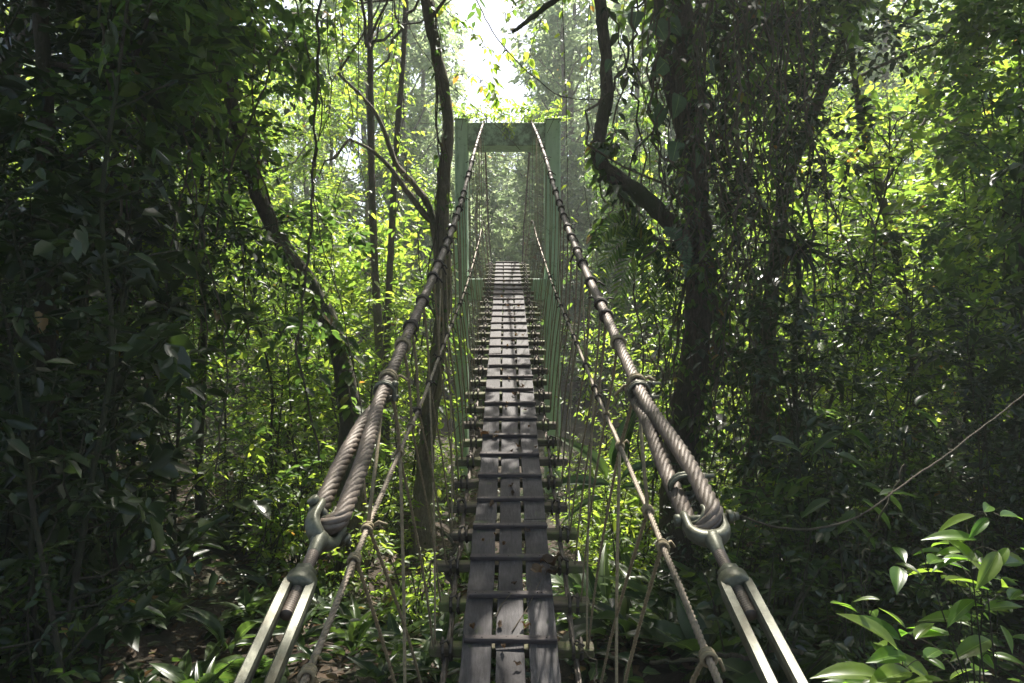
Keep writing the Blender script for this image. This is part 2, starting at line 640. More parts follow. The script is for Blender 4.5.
def crown_from(limbs_o, limbs_d, limbs_L, limbs_r, wood, crown, leafL, aspect, subs=5, twigs=6, nleaf=8, twigL=0.6, tmpl=T_SIMPLE, droop=0.25, up=0.25, hang=.35, keep=None, tilt=.5):
    """Limbs -> side branches -> leafy twigs. Wood goes into one mesh, leaves (with fine twigs) into the other."""
    for o, d, L, r in zip(limbs_o, limbs_d, limbs_L, limbs_r):
        p = branch_path(o, d, L, up, .35)
        for _ in range(8):  # boughs grow round the gaps too
            if keep is None or keep(np.vstack([p, (p[1:] + p[:-1]) / 2])).all():
                break
            d = nrm(np.asarray(d) + rng.normal(size=3) * .45)
            p = branch_path(o, d, L * .9, up, .35)
        wood.tube(p, np.linspace(r, r * .3, len(p)), 6)
        O, D, LL = [], [], []
        for s in range(subs):
            t = .3 + .7 * (s + rng.random()) / subs
            b = at(p, min(t, .99))
            ax = nrm(np.asarray(d) + rng.normal(size=3) * .75 + np.array([0, 0, .12]))
            l2 = L * (.22 + .25 * rng.random())
            q = branch_path(b, ax, l2, .1, .3, 4)
            if keep is not None and not keep(np.vstack([q, (q[1:] + q[:-1]) / 2])).all():
                continue
            wood.tube(q, np.linspace(r * .35, r * .12, 4), 4, caps=False)
            for k in range(twigs):
                tt = .25 + .75 * (k + rng.random()) / twigs
                O.append(at(q, min(tt, .99)))
                D.append(nrm(ax * .5 + rng.normal(size=3) * .75 + np.array([0, 0, -.05])))
                LL.append(twigL * (.6 + .7 * rng.random()))
        if not O:
            continue
        O, D, LL = np.array(O), np.array(D), np.array(LL)
        if keep is not None:
            kmask = keep(O + D * (LL * .5)[:, None])
            O, D, LL = O[kmask], D[kmask], LL[kmask]
        if len(O):
            sprays(crown, O, D, LL, nleaf, leafL, aspect, droop, tmpl, 0, hang=hang, tilt=tilt)


def make_tree(name, label, cat, H, r0, bare, spread, nl, leafL, aspect=.45, leafm=LEAF, barkm=BARK, subs=5, twigs=6, nleaf=8, twigL=.6, group=None, lean=0.04, elev=(5, 55), keepw=None, loc=(0, 0, 0), hang=.35, tmpl=T_SIMPLE):
    root = thing(name, label, cat, loc, 0, group)
    wood, crown = MB(), MB()
    n = 9
    t = np.linspace(0, 1, n)
    dx = np.cumsum(rng.normal(size=(n, 2)) * lean * H / n * 1.6, axis=0)
    dx -= dx[0]
    path = np.stack([dx[:, 0], dx[:, 1], t * H - .3 * (1 - t)], 1)
    rad = r0 * (1 - .78 * t) * (1 + .6 * np.exp(-t * 22))
    pp = spline(path, 28)
    wood.tube(pp, np.interp(np.linspace(0, 1, 28), t, rad), 10, rough=.05)
    O, D, L, Rr = [], [], [], []
    az = rng.random() * 6
    for i in range(nl):
        tt = bare + (1 - bare) * ((i + rng.random() * .8) / nl)
        tt = min(tt, .985)
        az += 2.4 + rng.normal() * .4
        k = (tt - bare) / (1 - bare)
        el = R(elev[0] + (elev[1] - elev[0]) * k + rng.normal() * 9)
        O.append(at(path, tt))
        D.append([math.cos(az) * math.cos(el), math.sin(az) * math.cos(el), math.sin(el)])
        L.append(spread * (1 - .5 * k) * (.55 + .6 * rng.random()))
        Rr.append(max(.008, np.interp(tt, t, rad) * .42))
    keep = (lambda q: keepw(q + np.asarray(loc))) if keepw else None
    crown_from(O, D, L, Rr, wood, crown, leafL, aspect, subs, twigs, nleaf, twigL, tmpl, keep=keep, hang=hang)
    wood.build("trunk", barkm, root)
    crown.build("crown", leafm, root)
    return root


def make_sapling(name, label, cat, H, r0, spread, nb, leafL, aspect=.42, leafm=LEAF, nleaf=7, group=None, low=.12, tw=3, tmpl=T_SIMPLE, hang=.35, twigL=.42, barkm=STEM):
    root = thing(name, label, cat, (0, 0, 0), 0, group)
    wood, leaf = MB(), MB()
    n = 8
    t = np.linspace(0, 1, n)
    dx = np.cumsum(rng.normal(size=(n, 2)) * .07 * H / n * 1.6, axis=0)
    dx -= dx[0]
    path = np.stack([dx[:, 0], dx[:, 1], t * H - .15 * (1 - t)], 1)
    wood.tube(spline(path, 18), np.linspace(r0, r0 * .3, 18), 6)
    O, D, LL = [], [], []
    az = rng.random() * 6
    for i in range(nb):
        tt = low + (1 - low) * (i + rng.random() * .8) / nb
        tt = min(tt, .98)
        az += 2.4 + rng.normal() * .5
        el = R(15 + 35 * tt + rng.normal() * 14)
        d = np.array([math.cos(az) * math.cos(el), math.sin(az) * math.cos(el), math.sin(el)])
        L = spread * (1 - .55 * tt) * (.5 + .7 * rng.random())
        b = branch_path(at(path, tt), d, L, -.05, .3, 5)
        wood.tube(b, np.linspace(r0 * .4, r0 * .15, 5), 4, caps=False)
        for k in range(tw):
            u = .3 + .7 * (k + rng.random()) / tw
            O.append(at(b, min(u, .99)))
            D.append(nrm(d * .8 + rng.normal(size=3) * .6 + np.array([0, 0, -.1])))
            LL.append(twigL * (.6 + .7 * rng.random()))
    sprays(leaf, O, D, LL, nleaf, leafL, aspect, .3, tmpl, hang=hang)
    wood.build("stem", barkm, root)
    leaf.build("foliage", leafm, root)
    return root


def make_shrub(name, label, cat, H, spread, ns, leafL, aspect=.4, leafm=LEAF, nleaf=8, group=None, tmpl=T_SIMPLE, tw=5, twigL=.35):
    root = thing(name, label, cat, (0, 0, 0), 0, group)
    wood, leaf = MB(), MB()
    O, D, LL = [], [], []
    for i in range(ns):
        az = i * 2.4 + rng.random()
        el = R(40 + 40 * rng.random())
        d = np.array([math.cos(az) * math.cos(el), math.sin(az) * math.cos(el), math.sin(el)])
        L = H * (.6 + .5 * rng.random())
        b = branch_path((rng.normal() * .05, rng.normal() * .05, -.08), d * np.array([spread / H, spread / H, 1]), L, .1, .3, 6)
        wood.tube(b, np.linspace(.012, .004, 6), 5, caps=False)
        for k in range(tw):
            u = .2 + .8 * (k + rng.random()) / tw
            O.append(at(b, min(u, .99)))
            a2 = rng.random() * 6.28
            D.append(nrm(d * .5 + np.array([math.cos(a2), math.sin(a2), .1]) * .9))
            LL.append(twigL * (.6 + .7 * rng.random()))
    sprays(leaf, O, D, LL, nleaf, leafL, aspect, .25, tmpl)
    wood.build("stem", STEM, root)
    leaf.build("foliage", leafm, root)
    return root


def make_herb(name, label, cat, n, L, aspect, tmpl=T_STRAP, leafm=LEAF_HERB, group=None, el=(25, 75), pet=.35):
    """Rosette of arching blades on stalks."""
    root = thing(name, label, cat, (0, 0, 0), 0, group)
    st, lf = MB(), MB()
    for i in range(n):
        az = i * 2.4 + rng.normal() * .3
        e = R(el[0] + (el[1] - el[0]) * rng.random())
        d = np.array([math.cos(az) * math.cos(e), math.sin(az) * math.cos(e), math.sin(e)])
        s = L * (.65 + .5 * rng.random())
        pl = s * pet * (.6 + .9 * rng.random())
        p = branch_path((rng.normal() * .03, rng.normal() * .03, -.03), d + UP * .4, pl, 0, .05, 4)
        st.tube(p, np.linspace(.006, .004, 4), 4, caps=False)
        dd = nrm(d + np.array([0, 0, -.05]))
        nn = nrm(UP * 1.0 + np.array([-d[0], -d[1], 0]) * -.1 + rng.normal(size=3) * .15)
        lf.leaves([p[-1]], [dd], [nn], s, s * aspect, tmpl, [rng.random()])
    st.build("stem", STEM, root)
    lf.build("foliage", leafm, root)
    return root


def make_fern(name, label, cat, n, L, leafm=LEAF, group=None):
    root = thing(name, label, cat, (0, 0, 0), 0, group)
    st, lf = MB(), MB()
    for i in range(n):
        az = i * 2.4 + rng.normal() * .3
        e = R(45 + 25 * rng.random())
        d = np.array([math.cos(az) * math.cos(e), math.sin(az) * math.cos(e), math.sin(e)])
        l_ = L * (.7 + .5 * rng.random())
        u = np.linspace(0, 1, 12)[:, None]
        p = d * l_ * u - UP * (u ** 2) * l_ * .75
        st.tube(p, np.linspace(.005, .002, 12), 4, caps=False)
        pu = np.linspace(.15, .98, 24)
        pos = np.array([at(p, q) for q in pu])
        tg = nrm(np.gradient(pos, axis=0))
        sd = nrm(np.cross(tg, UP))
        for sg in (-1, 1):
            ll = l_ * .26 * np.sin(np.pi * (pu * .85 + .13)) + .01
            lf.leaves(pos, sd * sg + tg * .45 - UP * .12, UP + tg * .5, ll, ll * .2 + .008, T_SIMPLE, .3 + .4 * rng.random(24))
    st.build("stem", STEM, root)
    lf.build("frond", leafm, root)
    return root


# ------------------------------------------------------------------ terrain
def smooth(a, b, x):
    t = np.clip((x - a) / (b - a), 0, 1)
    return t * t * (3 - 2 * t)


def gz(x, y):
    x, y = np.asarray(x, float), np.asarray(y, float)
    z = .95 * (1 - smooth(.3, 1.9, y))
    z = z + .10 * np.sin(x * 1.3 + .7) * np.cos(y * .9) + .06 * np.sin(x * 2.9 + y * 2.1) + .18 * np.sin(x * .35 - y * .27 + 1)
    z = z + .9 * smooth(2, 9, -x) * smooth(3, 9, y) + .7 * smooth(3, 10, x) * smooth(3, 9, y)
    z = z - .9 * smooth(5, 9, y) * np.exp(-(x / 2.2) ** 2)
    z = z + 13 * smooth(27, 75, y) + 6 * smooth(14, 50, np.abs(x)) 
    return z


gx = np.concatenate([np.linspace(-140, -40, 9)[:-1], np.linspace(-40, -12, 15)[:-1], np.linspace(-12, 12, 97)[:-1], np.linspace(12, 40, 15)[:-1], np.linspace(40, 140, 9)])
gy = np.concatenate([np.linspace(-60, -12, 6)[:-1], np.linspace(-12, 20, 130)[:-1], np.linspace(20, 60, 30)[:-1], np.linspace(60, 170, 10)])
XX, YY = np.meshgrid(gx, gy)
ZZ = gz(XX, YY) + rng.normal(size=XX.shape) * .018
mbg = MB()
nx, ny = len(gx), len(gy)
ii = (np.arange(ny - 1)[:, None] * nx + np.arange(nx - 1)[None, :]).ravel()
mbg.add(np.stack([XX, YY, ZZ], -1).reshape(-1, 3), np.stack([ii, ii + 1, ii + nx + 1, ii + nx], 1))
tag(mbg.build("ground", SOIL), kind="structure")


def on_ground(x, y, dz=0.0):
    return (x, y, float(gz(x, y)) + dz)



# ------------------------------------------------------------------ bridge
def deck_z(y):
    y = np.asarray(y, float)
    d = y - 15.6
    return -.39 + .3 * y - np.where(d > 0, .42 * (np.sqrt(d * d + .36) - .6), 0) - .035 * np.exp(-((y - 6.2) / 1.8) ** 2)


def axis_x(y):
    return -.00043 * np.minimum(np.asarray(y, float), 20) ** 2


main_tab = np.array([(1.55, 2.035), (1.65, 2.065), (2.45, 2.325), (3.24, 2.60), (4.2, 2.925), (5.2, 3.28), (6.2, 3.66), (7.2, 4.07), (8.2, 4.50), (9.64, 5.13), (12, 6.12), (14.75, 7.24), (14.95, 7.27), (18, 6.35), (22, 5.35), (26, 4.65), (31, 4.2)])
rail_tab = np.array([(.3, 1.40), (1.2, 1.66), (1.5, 1.75), (2.2, 1.92), (2.94, 2.08), (3.5, 2.19), (4.83, 2.50), (7.2, 3.02), (9.1, 3.50), (12, 4.30), (14.75, 5.10), (18, 4.9), (22, 4.4), (26, 3.9), (31, 3.5)])


def main_z(y):
    return np.interp(y, main_tab[:, 0], main_tab[:, 1])


def rail_z(y):
    return np.interp(y, rail_tab[:, 0], rail_tab[:, 1])


def smooth_path(tab, y0, y1, step):
    n = int((y1 - y0) / step) + 2
    ys = np.linspace(y0, y1, n)
    fine = spline(tab, 600)
    return ys, np.interp(ys, fine[:, 0], fine[:, 1])


def twisted(mb, path, nstr, rc, rs, pitch, sides=5, phase=0.0):
    path = np.asarray(path)
    seg = np.linalg.norm(np.diff(path, axis=0), axis=1)
    s = np.concatenate([[0], np.cumsum(seg)])
    t = nrm(np.gradient(path, axis=0))
    a = nrm(np.cross(t[0], UP))
    A = []
    for i in range(len(path)):
        a = a - t[i] * np.dot(a, t[i])
        a = a / np.linalg.norm(a)
        A.append(a)
    A = np.array(A)
    B = np.cross(t, A)
    for k in range(nstr):
        th = s / pitch * 2 * np.pi + k * 2 * np.pi / nstr + phase
        mb.tube(path + rc * (np.cos(th)[:, None] * A + np.sin(th)[:, None] * B), rs, sides)


bridge = thing("suspension_bridge", "narrow plank footbridge on twisted steel cables climbing to the green portal", "bridge", (0, 2.2, 0.2))
BL = np.array(bridge.location)


def bpart(mb, name, mat, parent=None):
    o = mb.build(name, mat, parent or bridge)
    if parent is None:
        o.location = -BL
    return o


# planks: three rows, butt joints staggered
def plank(x, y0, y1, wd, th=.034):
    mb = MB()
    ys = np.linspace(y0 + .004, y1 - .004, max(4, int((y1 - y0) / .13)))
    nb = len(ys)
    jx = np.cumsum(rng.normal(size=nb) * .0012)
    zj = rng.normal() * .003
    e = rng.normal(size=2) * .003
    prof = [(-.5, -1), (-.5, -.12), (-.48, 0), (.48, 0), (.5, -.12), (.5, -1)]
    V = []
    for i, y in enumerate(ys):
        for (a, h) in prof:
            V.append((float(axis_x(y)) + x + jx[i] + a * (wd + .003 * rng.normal()), y + e[0] * a, float(deck_z(y)) + zj + h * th + .002 * rng.normal() + a * e[1]))
    q = []
    k = len(prof)
    for i in range(nb - 1):
        for j in range(k):
            q.append((i * k + j, i * k + (j + 1) % k, (i + 1) * k + (j + 1) % k, (i + 1) * k + j))
    for i0 in (0, (nb - 1) * k):
        q += [(i0, i0 + 1, i0 + 4, i0 + 5), (i0 + 1, i0 + 2, i0 + 3, i0 + 4)]
    mb.add(V, q, smooth=False)
    bpart(mb, "plank", PLANK)


PITCH = .39
Y0 = 3.525 - 4 * PITCH
battens = [Y0 + PITCH * i for i in range(36)]
for r_, x in enumerate((-.187, 0, .187)):
    y = 1.95
    first = (.9, 1.9, 1.3)[r_]
    while y < 22:
        ln = first if y < 2 else PITCH * random.choice((4, 5, 6))
        plank(x + random.uniform(-.004, .004), y, min(y + ln, 22.2), .166 + random.uniform(-.006, .004))
        y += ln

slope_rot = lambda a, yaw=0.0: np.array([[math.cos(yaw), -math.sin(yaw), 0], [math.sin(yaw) * math.cos(a), math.cos(yaw) * math.cos(a), -math.sin(a)], [math.sin(yaw) * math.sin(a), math.cos(yaw) * math.sin(a), math.cos(a)]])


def slope_at(y):
    return math.atan2(float(deck_z(y + .1) - deck_z(y - .1)), .2)


for y in battens:
    a = slope_at(y)
    cz = float(deck_z(y))
    mb = MB()
    yaw = random.uniform(-.02, .02)
    mb.box((float(axis_x(y)) + random.uniform(-.008, .008), y - .017 * math.sin(a), cz + .017), (.545 + random.uniform(-.015, .015), .042, .032), rot=slope_rot(a, yaw), bevel=.005, jitter=.0012)
    for xx in (-.21, -.17, -.02, .03, .16, .2):
        nz = np.array([float(axis_x(y)) + xx + random.uniform(-.01, .01), y + random.uniform(-.008, .008) - .01, cz + .031])
        mb.tube([nz, nz + np.array([0, 0, .0045])], .0045, 6)
    bpart(mb, "batten", BATTEN)
for i, y in enumerate(battens + [battens[-1] + PITCH * (k + 1) for k in range(14)]):
    a = slope_at(y)
    mb = MB()
    ww = .99 + random.uniform(-.06, .05)
    yy = y + .035
    cx = float(axis_x(yy)) + random.uniform(-.025, .025)
    mb.box((cx, yy, float(deck_z(yy)) - .036 - .034), (ww, .088 + random.uniform(-.01, .012), .064), rot=slope_rot(a * .6, random.uniform(-.035, .035)), bevel=.009, jitter=.002)
    tr = bpart(mb, "transom", TRANSOM)
    for sx in (-1, 1):
        mb = MB()
        for kk in range(2):
            mb.torus((cx + sx * (.35 + .05 * kk), yy, float(deck_z(yy)) - .066), (1, .1 * random.uniform(-1, 1), 0), .056, .011, 10, 5)
        mb.tube([(cx + sx * .36, yy - .02, float(deck_z(yy)) - .03), (cx + sx * .37, yy - .05, float(deck_z(yy)) + .005), (cx + sx * .41, yy - .07 + random.uniform(-.03, .03), float(deck_z(yy)) - .01)], .008, 5)
        mb.build("lashing", BINDING, tr)
for sx in (-1, 1):
    mb = MB()
    ys = np.linspace(1.6, 22, 160)
    path = np.stack([axis_x(ys) + sx * (.372 + .004 * np.sin(ys * 7)), ys, deck_z(ys) - .115], 1)
    twisted(mb, path, 3, .009, .0105, .16, 5)
    bpart(mb, "deck_cable", CABLE)

MX = .46


def mx(y):
    return .46 + .056 * smooth(2.2, 13, np.asarray(y, float))


CU = {}
for sx in (-1, 1):
    # main cable: wraps the thimble at its lower end and doubles back to the clamp
    ys, zs = smooth_path(main_tab, 2.45, 31, .02)
    ys2 = ys[(ys < 9) | (np.arange(len(ys)) % 2 == 0)]
    zs2 = zs[(ys < 9) | (np.arange(len(ys)) % 2 == 0)]
    up_part = np.stack([axis_x(ys2) + sx * mx(ys2), ys2, zs2], 1)[::-1]
    p1 = up_part[-1]
    pin = np.array([sx * MX + (.012 if sx < 0 else 0.004), 1.665, 2.068])
    u = nrm(pin - p1)
    N = nrm(np.cross(u, [1, 0, 0]))
    N = N if N[2] > 0 else -N
    e = nrm(np.array([1, 0, 0]) * (.93 if sx < 0 else .5) + N * (.25 if sx < 0 else .62))
    Lleg = np.linalg.norm(pin - p1)
    tt = np.linspace(0, 1, 40)[1:]
    rl = .036
    leg1 = p1 + u * (tt * Lleg)[:, None] + e * (rl * smooth(0, .8, tt))[:, None]
    th = np.linspace(0, np.pi, 22)[1:-1]
    arc = pin + rl * (np.cos(th)[:, None] * e + np.sin(th)[:, None] * u)
    leg2 = p1 + u * (tt[::-1] * Lleg)[:, None] - e * (.012 + .024 * smooth(0, .7, tt[::-1]))[:, None] - N * (.034 * (1 - smooth(0, .35, tt[::-1])))[:, None]
    tail = leg2[-1] - u * np.linspace(.02, .16, 8)[:, None] - N * .004
    path = np.vstack([up_part, leg1, arc, leg2, tail])
    mb = MB()
    twisted(mb, path, 6, .0125, .0118, .20, 5)
    mc = bpart(mb, "main_cable", CABLE)
    CU[sx] = (pin, u, N, e)
    # thimble: grooved liner inside the loop
    mb = MB()
    th = np.linspace(-.55, np.pi + .55, 30)
    for q in (-1, 1):
        mb.tube(pin + (rl - .012) * (np.cos(th)[:, None] * e + np.sin(th)[:, None] * u) + q * .017 * np.cross(e, u), .006, 6)
    mb.tube(pin + (rl - .021) * (np.cos(th)[:, None] * e + np.sin(th)[:, None] * u), .012, 8)
    mb.build("thimble", GALV, mc)
    # wire-rope clips
    for yc, ext in ((2.47, .055), (1.83, .06)) if sx > 0 else ((2.47, .03), (2.02, .0)):
        if ext == 0:
            continue
        c = np.array([sx * MX, yc, float(main_z(yc))]) - N * .012
        mb = MB()
        mb.torus(c, u, .036, .0075, 16, 6)
        mb.torus(c + u * .012, u, .036, .0065, 16, 6)
        for q in (-1, 1):
            b0 = c + N * q * .026 + np.array([.02, 0, 0])
            mb.tube([b0 - np.array([.05, 0, 0]), b0 + np.array([ext, 0, .004])], .0065, 6)
            mb.tube([b0 + np.array([ext * .45, 0, 0]), b0 + np.array([ext * .45 + .012, 0, 0])], .013, 6)
        mb.box(c + np.array([.035, 0, 0]), (.014, .03, .075), bevel=.003)
        bpart(mb, "cable_clip", GALV)
    # rail rope
    ys, zs = smooth_path(rail_tab, .3, 31, .018)
    mb = MB()
    wig = .002 * np.sin(ys * 16.1) * (ys < 14)
    path = np.stack([axis_x(ys) + sx * (mx(ys) - .005), ys, zs - wig], 1)
    twisted(mb, path, 4, .0052, .0052, .075, 5)
    bpart(mb, "rail_rope", RAILROPE)


# hangers
def wrap(mb, c, axis, R0, r0, turns=3, tail=True):
    for k in range(turns):
        mb.torus(c + nrm(axis) * (k - turns / 2) * r0 * 1.8, nrm(axis) + rng.normal(size=3) * .12, R0 * random.uniform(.95, 1.1), r0, 11, 5)
    if tail:
        for _ in range(random.choice((1, 2))):
            d = nrm(rng.normal(size=3) + np.array([0.6, 0, -.2]))
            p = c + d * R0
            mb.tube([p, p + d * .02 + np.array([0, 0, .008]), p + d * random.uniform(.03, .06) - np.array([0, 0, .012])], r0 * .9, 5)


hy = [Y0 + PITCH * i for i in range(-1, 48)]
for sx in (-1, 1):
    for i, yb in enumerate(hy):
        if (yb > 8 and i % 3 == 1) or (yb > 15 and i % 2):
            continue
        lead = 1.45 if yb < 16 else .35
        yt = yb - lead + random.uniform(-.12, .12)
        if 14.2 < yt < 15.5:
            yt = 14.2 if yt < 14.8 else 15.5
        low = yt < 2.36
        if low and i % 2 == 0 and yt > 1.9:
            yt = 2.44
            low = False
        yt = max(yt, .6)
        T = np.array([float(axis_x(yt)) + sx * float(mx(yt)), yt, float(main_z(yt))])
        B = np.array([float(axis_x(yb)) + sx * .445, yb + .03, float(deck_z(yb)) - .06])
        K = T.copy()
        K[1] = yt + (.3 if yb < 16 else .1) + random.uniform(-.1, .1)
        K[0] = float(axis_x(K[1])) + sx * (float(mx(K[1])) - .005)
        K[2] = float(rail_z(K[1]))
        if low:
            T = K + np.array([0, -.012, .004])
        mb = MB()
        r_h = .0048 if yb > 8 else .0068 if yb > 4 else .0076
        off = np.array([0, random.uniform(-.012, .012), 0])
        p1 = np.vstack([T + (K - T) * s + np.array([0.006 * math.sin(s * 3.1), .012 * math.sin(s * 3.14), 0]) for s in np.linspace(0.0, 1, 10)])
        p2 = np.vstack([K + (B - K) * s + np.array([-sx * .012 * math.sin(s * 3.1), 0.015 * math.sin(s * 3.14), 0]) for s in np.linspace(0, 1, 12)][1:])
        pth = np.vstack([p1, p2]) + off
        if yb < 5.5:
            fine = spline(pth, 160)
            twisted(mb, fine, 3, r_h * .5, r_h * .62, .05, 4)
        else:
            mb.tube(pth, r_h, 6)
        if 3.4 < yb < 17 and i % 5 == 0:
            K2 = np.array([float(axis_x(yt + .5)) + sx * float(mx(yt + .5)), yt + .5, float(main_z(yt + .5))])
            mb.tube([K, (K + K2) / 2 + np.array([0, 0, -.02]), K2], r_h * .9, 5)
        if 3.0 < yb < 12 and i % 3 == 0:  # second leg of the V
            yv = yb - PITCH * 3
            V_ = np.array([float(axis_x(yv)) + sx * .44, yv + .03, float(deck_z(yv)) - .06])
            mb.tube([K + (V_ - K) * s + np.array([-sx * .01 * math.sin(s * 3.1), .02 * math.sin(s * 3.1), 0]) for s in np.linspace(0, 1, 12)], r_h * .95, 6)
        h = bpart(mb, "hanger", ROPE if yb < 14.6 else ROPE_SUNLIT)
        tang = nrm(np.array([0, .2, float(main_z(yt + .1) - main_z(yt - .1))]))
        for kc, kt, kr, kq in ([] if low else [(T, tang, .029, .0062)]) + [(K, nrm(np.array([0, 1, .2])), .015, .0055)]:
            mb = MB()
            wrap(mb, kc, kt, kr, kq, 3)
            mb.build("knot", BINDING if yb > 4.4 else ROPE, h)


# turnbuckles
def turnbuckle(pin, u, pax, bax, label):
    root = thing("turnbuckle", label, "turnbuckle", pin)
    pax = nrm(pax - u * np.dot(pax, u))
    z3 = np.cross(u, pax)
    bax = nrm(bax - u * np.dot(bax, u))
    b3 = np.cross(u, bax)
    O = np.zeros(3)
    mb = MB()
    # fork: two flat arms on a rounded crotch, a boss at each ear
    def flat(pts, wid, thk, n_side=12):
        """Rounded flat bar along pts: thk across the fork, wid along the pin-normal."""
        pts = np.asarray(pts)
        tg = nrm(np.gradient(pts, axis=0))
        sx_ = nrm(np.cross(z3, tg))
        an = np.arange(n_side) / n_side * 2 * np.pi
        cs = np.sign(np.cos(an)) * np.abs(np.cos(an)) ** .6
        sn = np.sign(np.sin(an)) * np.abs(np.sin(an)) ** .6
        V = (pts[:, None] + (thk[:, None] * cs[None])[..., None] * sx_[:, None] + (wid[:, None] * sn[None])[..., None] * z3).reshape(-1, 3)
        m_ = len(pts)
        q = [(i * n_side + j, i * n_side + (j + 1) % n_side, (i + 1) * n_side + (j + 1) % n_side, (i + 1) * n_side + j) for i in range(m_ - 1) for j in range(n_side)]
        V = np.vstack([V, pts[:1], pts[-1:]])
        f3 = [(m_ * n_side, (j + 1) % n_side, j) for j in range(n_side)] + [(m_ * n_side + 1, (m_ - 1) * n_side + j, (m_ - 1) * n_side + (j + 1) % n_side) for j in range(n_side)]
        mb.add(V, q, f3)
    th = np.linspace(0, np.pi, 18)
    arc = np.array([pax * math.cos(a) * .042 + u * (.040 + .045 * math.sin(a)) for a in th])
    yoke = np.vstack([[pax * .043 - u * .016], [pax * .043 + u * .0], [pax * .0425 + u * .022], arc, [-pax * .0425 + u * .022], [-pax * .043 + u * .0], [-pax * .043 - u * .016]])
    thk = np.concatenate([[.0085, .0095, .010], .010 + .006 * np.sin(th), [.010, .0095, .0085]])
    wid = np.concatenate([[.016, .022, .018], .016 + .003 * np.sin(th), [.018, .022, .016]])
    flat(yoke, wid, thk)
    mb.tube([u * .080, u * .092, u * .112, u * .14, u * .145], [.022, .0215, .0165, .0145, .012], 16)
    mb.build("fork", GALV, root)
    mb = MB()
    mb.tube([-pax * .064, pax * .088], .0095, 14)
    mb.tube([pax * .060, pax * .062, pax * .072, pax * .074], [.015, .0175, .0175, .015], 6)
    mb.tube([pax * .078, pax * .080], .0115, 10)
    mb.tube([-pax * .068, -pax * .065, -pax * .056, -pax * .054], [.012, .0155, .0155, .015], 14)
    mb.build("pin", GALV, root)
    mb = MB()
    zs = np.linspace(.12, .345, 150)
    mb.tube(u * zs[:, None], .0125 + .0014 * np.abs((np.arange(150) % 4) - 2) / 2, 12)
    mb.build("threaded_rod", CABLE, root)
    mb = MB()
    mb.tube([u * .206, u * .210, u * .226, u * .230], [.0235, .0265, .0265, .0235], 6)
    mb.build("lock_nut", GALV, root)
    mb = MB()
    mb.tube([u * .231, u * .234, u * .262, u * .268], [.029, .0325, .0335, .031], 18)
    for q in (-1, 1):
        c0 = bax * q * .0235
        pts = [(.236, .7), (.262, .95), (.285, 1), (.9, 1), (1.25, 1), (1.285, .95), (1.31, .6)]
        prof = [(-.5, -.30), (-.34, -.5), (.34, -.5), (.5, -.30), (.5, .30), (.34, .5), (-.34, .5), (-.5, .30)]
        V = [c0 * (1 if 0 < k < 6 else .85) + u * s + bax * a * .0225 * f + b3 * b_ * .040 * f for k, (s, f) in enumerate(pts) for (a, b_) in prof]
        q4 = [(i * 8 + j, i * 8 + (j + 1) % 8, (i + 1) * 8 + (j + 1) % 8, (i + 1) * 8 + j) for i in range(6) for j in range(8)]
        q4 += [(0, 1, 6, 7), (1, 2, 5, 6), (2, 3, 4, 5), (48, 55, 54, 49), (49, 54, 53, 50), (50, 53, 52, 51)]
        mb.add(V, q4, smooth=False)
    mb.tube([u * 1.285, u * 1.32], [.036, .034], 14)
    mb.build("body", GALV, root)
    return root


pin, u, N, e = CU[-1]
turnbuckle(pin, nrm(u * 1.0 + np.array([0, 0, .01])), np.cross(e, u) + np.array([.35, 0, 0]), np.array([1, 0, -.25]), "weathered steel turnbuckle holding the looped cable end left of the planks")
pin, u, N, e = CU[1]
turnbuckle(pin, nrm(u * 1.0 + np.array([0, 0, .01])), np.array([1, .1, .12]), np.array([1, 0, .2]), "steel turnbuckle with open fork and trailing cord right of the planks")

# ------------------------------------------------------------------ tower
TY0, TY1 = 14.60, 15.15
tower = thing("bridge_tower", "green painted concrete portal the plank bridge passes through", "tower", (-.1, 14.85, 0))
TL = np.array(tower.location)
TL = np.array([-.1, 14.85, 0])


def tpart(mb, name, mat):
    o = mb.build(name, mat, tower)
    o.location = -TL
    return o


for x0, x1 in ((-1.225, -.955), (.713, 1.04)):
    mb = MB()
    mb.box(((x0 + x1) / 2, (TY0 + TY1) / 2, 3.05), (x1 - x0, TY1 - TY0, 8.4), bevel=.02)
    tpart(mb, "leg", PAINT)
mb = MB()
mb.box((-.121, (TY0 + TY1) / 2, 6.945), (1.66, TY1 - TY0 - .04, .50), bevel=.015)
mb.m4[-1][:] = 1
mb.m4[-1][4] = 0  # underside left unstained; its bounced light is put in as paler paint
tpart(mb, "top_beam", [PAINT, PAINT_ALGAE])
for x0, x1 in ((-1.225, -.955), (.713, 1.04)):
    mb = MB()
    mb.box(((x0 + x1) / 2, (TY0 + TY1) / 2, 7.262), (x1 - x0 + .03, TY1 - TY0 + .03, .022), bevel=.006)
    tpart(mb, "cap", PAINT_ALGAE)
mb = MB()
mb.box((-.121, (TY0 + TY1) / 2, 3.62), (1.66, TY1 - TY0 - .06, .46), bevel=.015)
tpart(mb, "cross_beam", PAINT)
for x in (-.095 - .516, -.095 + .516):
    mb = MB()
    mb.box((x, (TY0 + TY1) / 2, 7.205), (.30, .34, .03), bevel=.006)
    mb.box((x - .06, (TY0 + TY1) / 2, 7.255), (.025, .3, .09), bevel=.006)
    mb.box((x + .06, (TY0 + TY1) / 2, 7.255), (.025, .3, .09), bevel=.006)
    tpart(mb, "saddle", SADDLE)

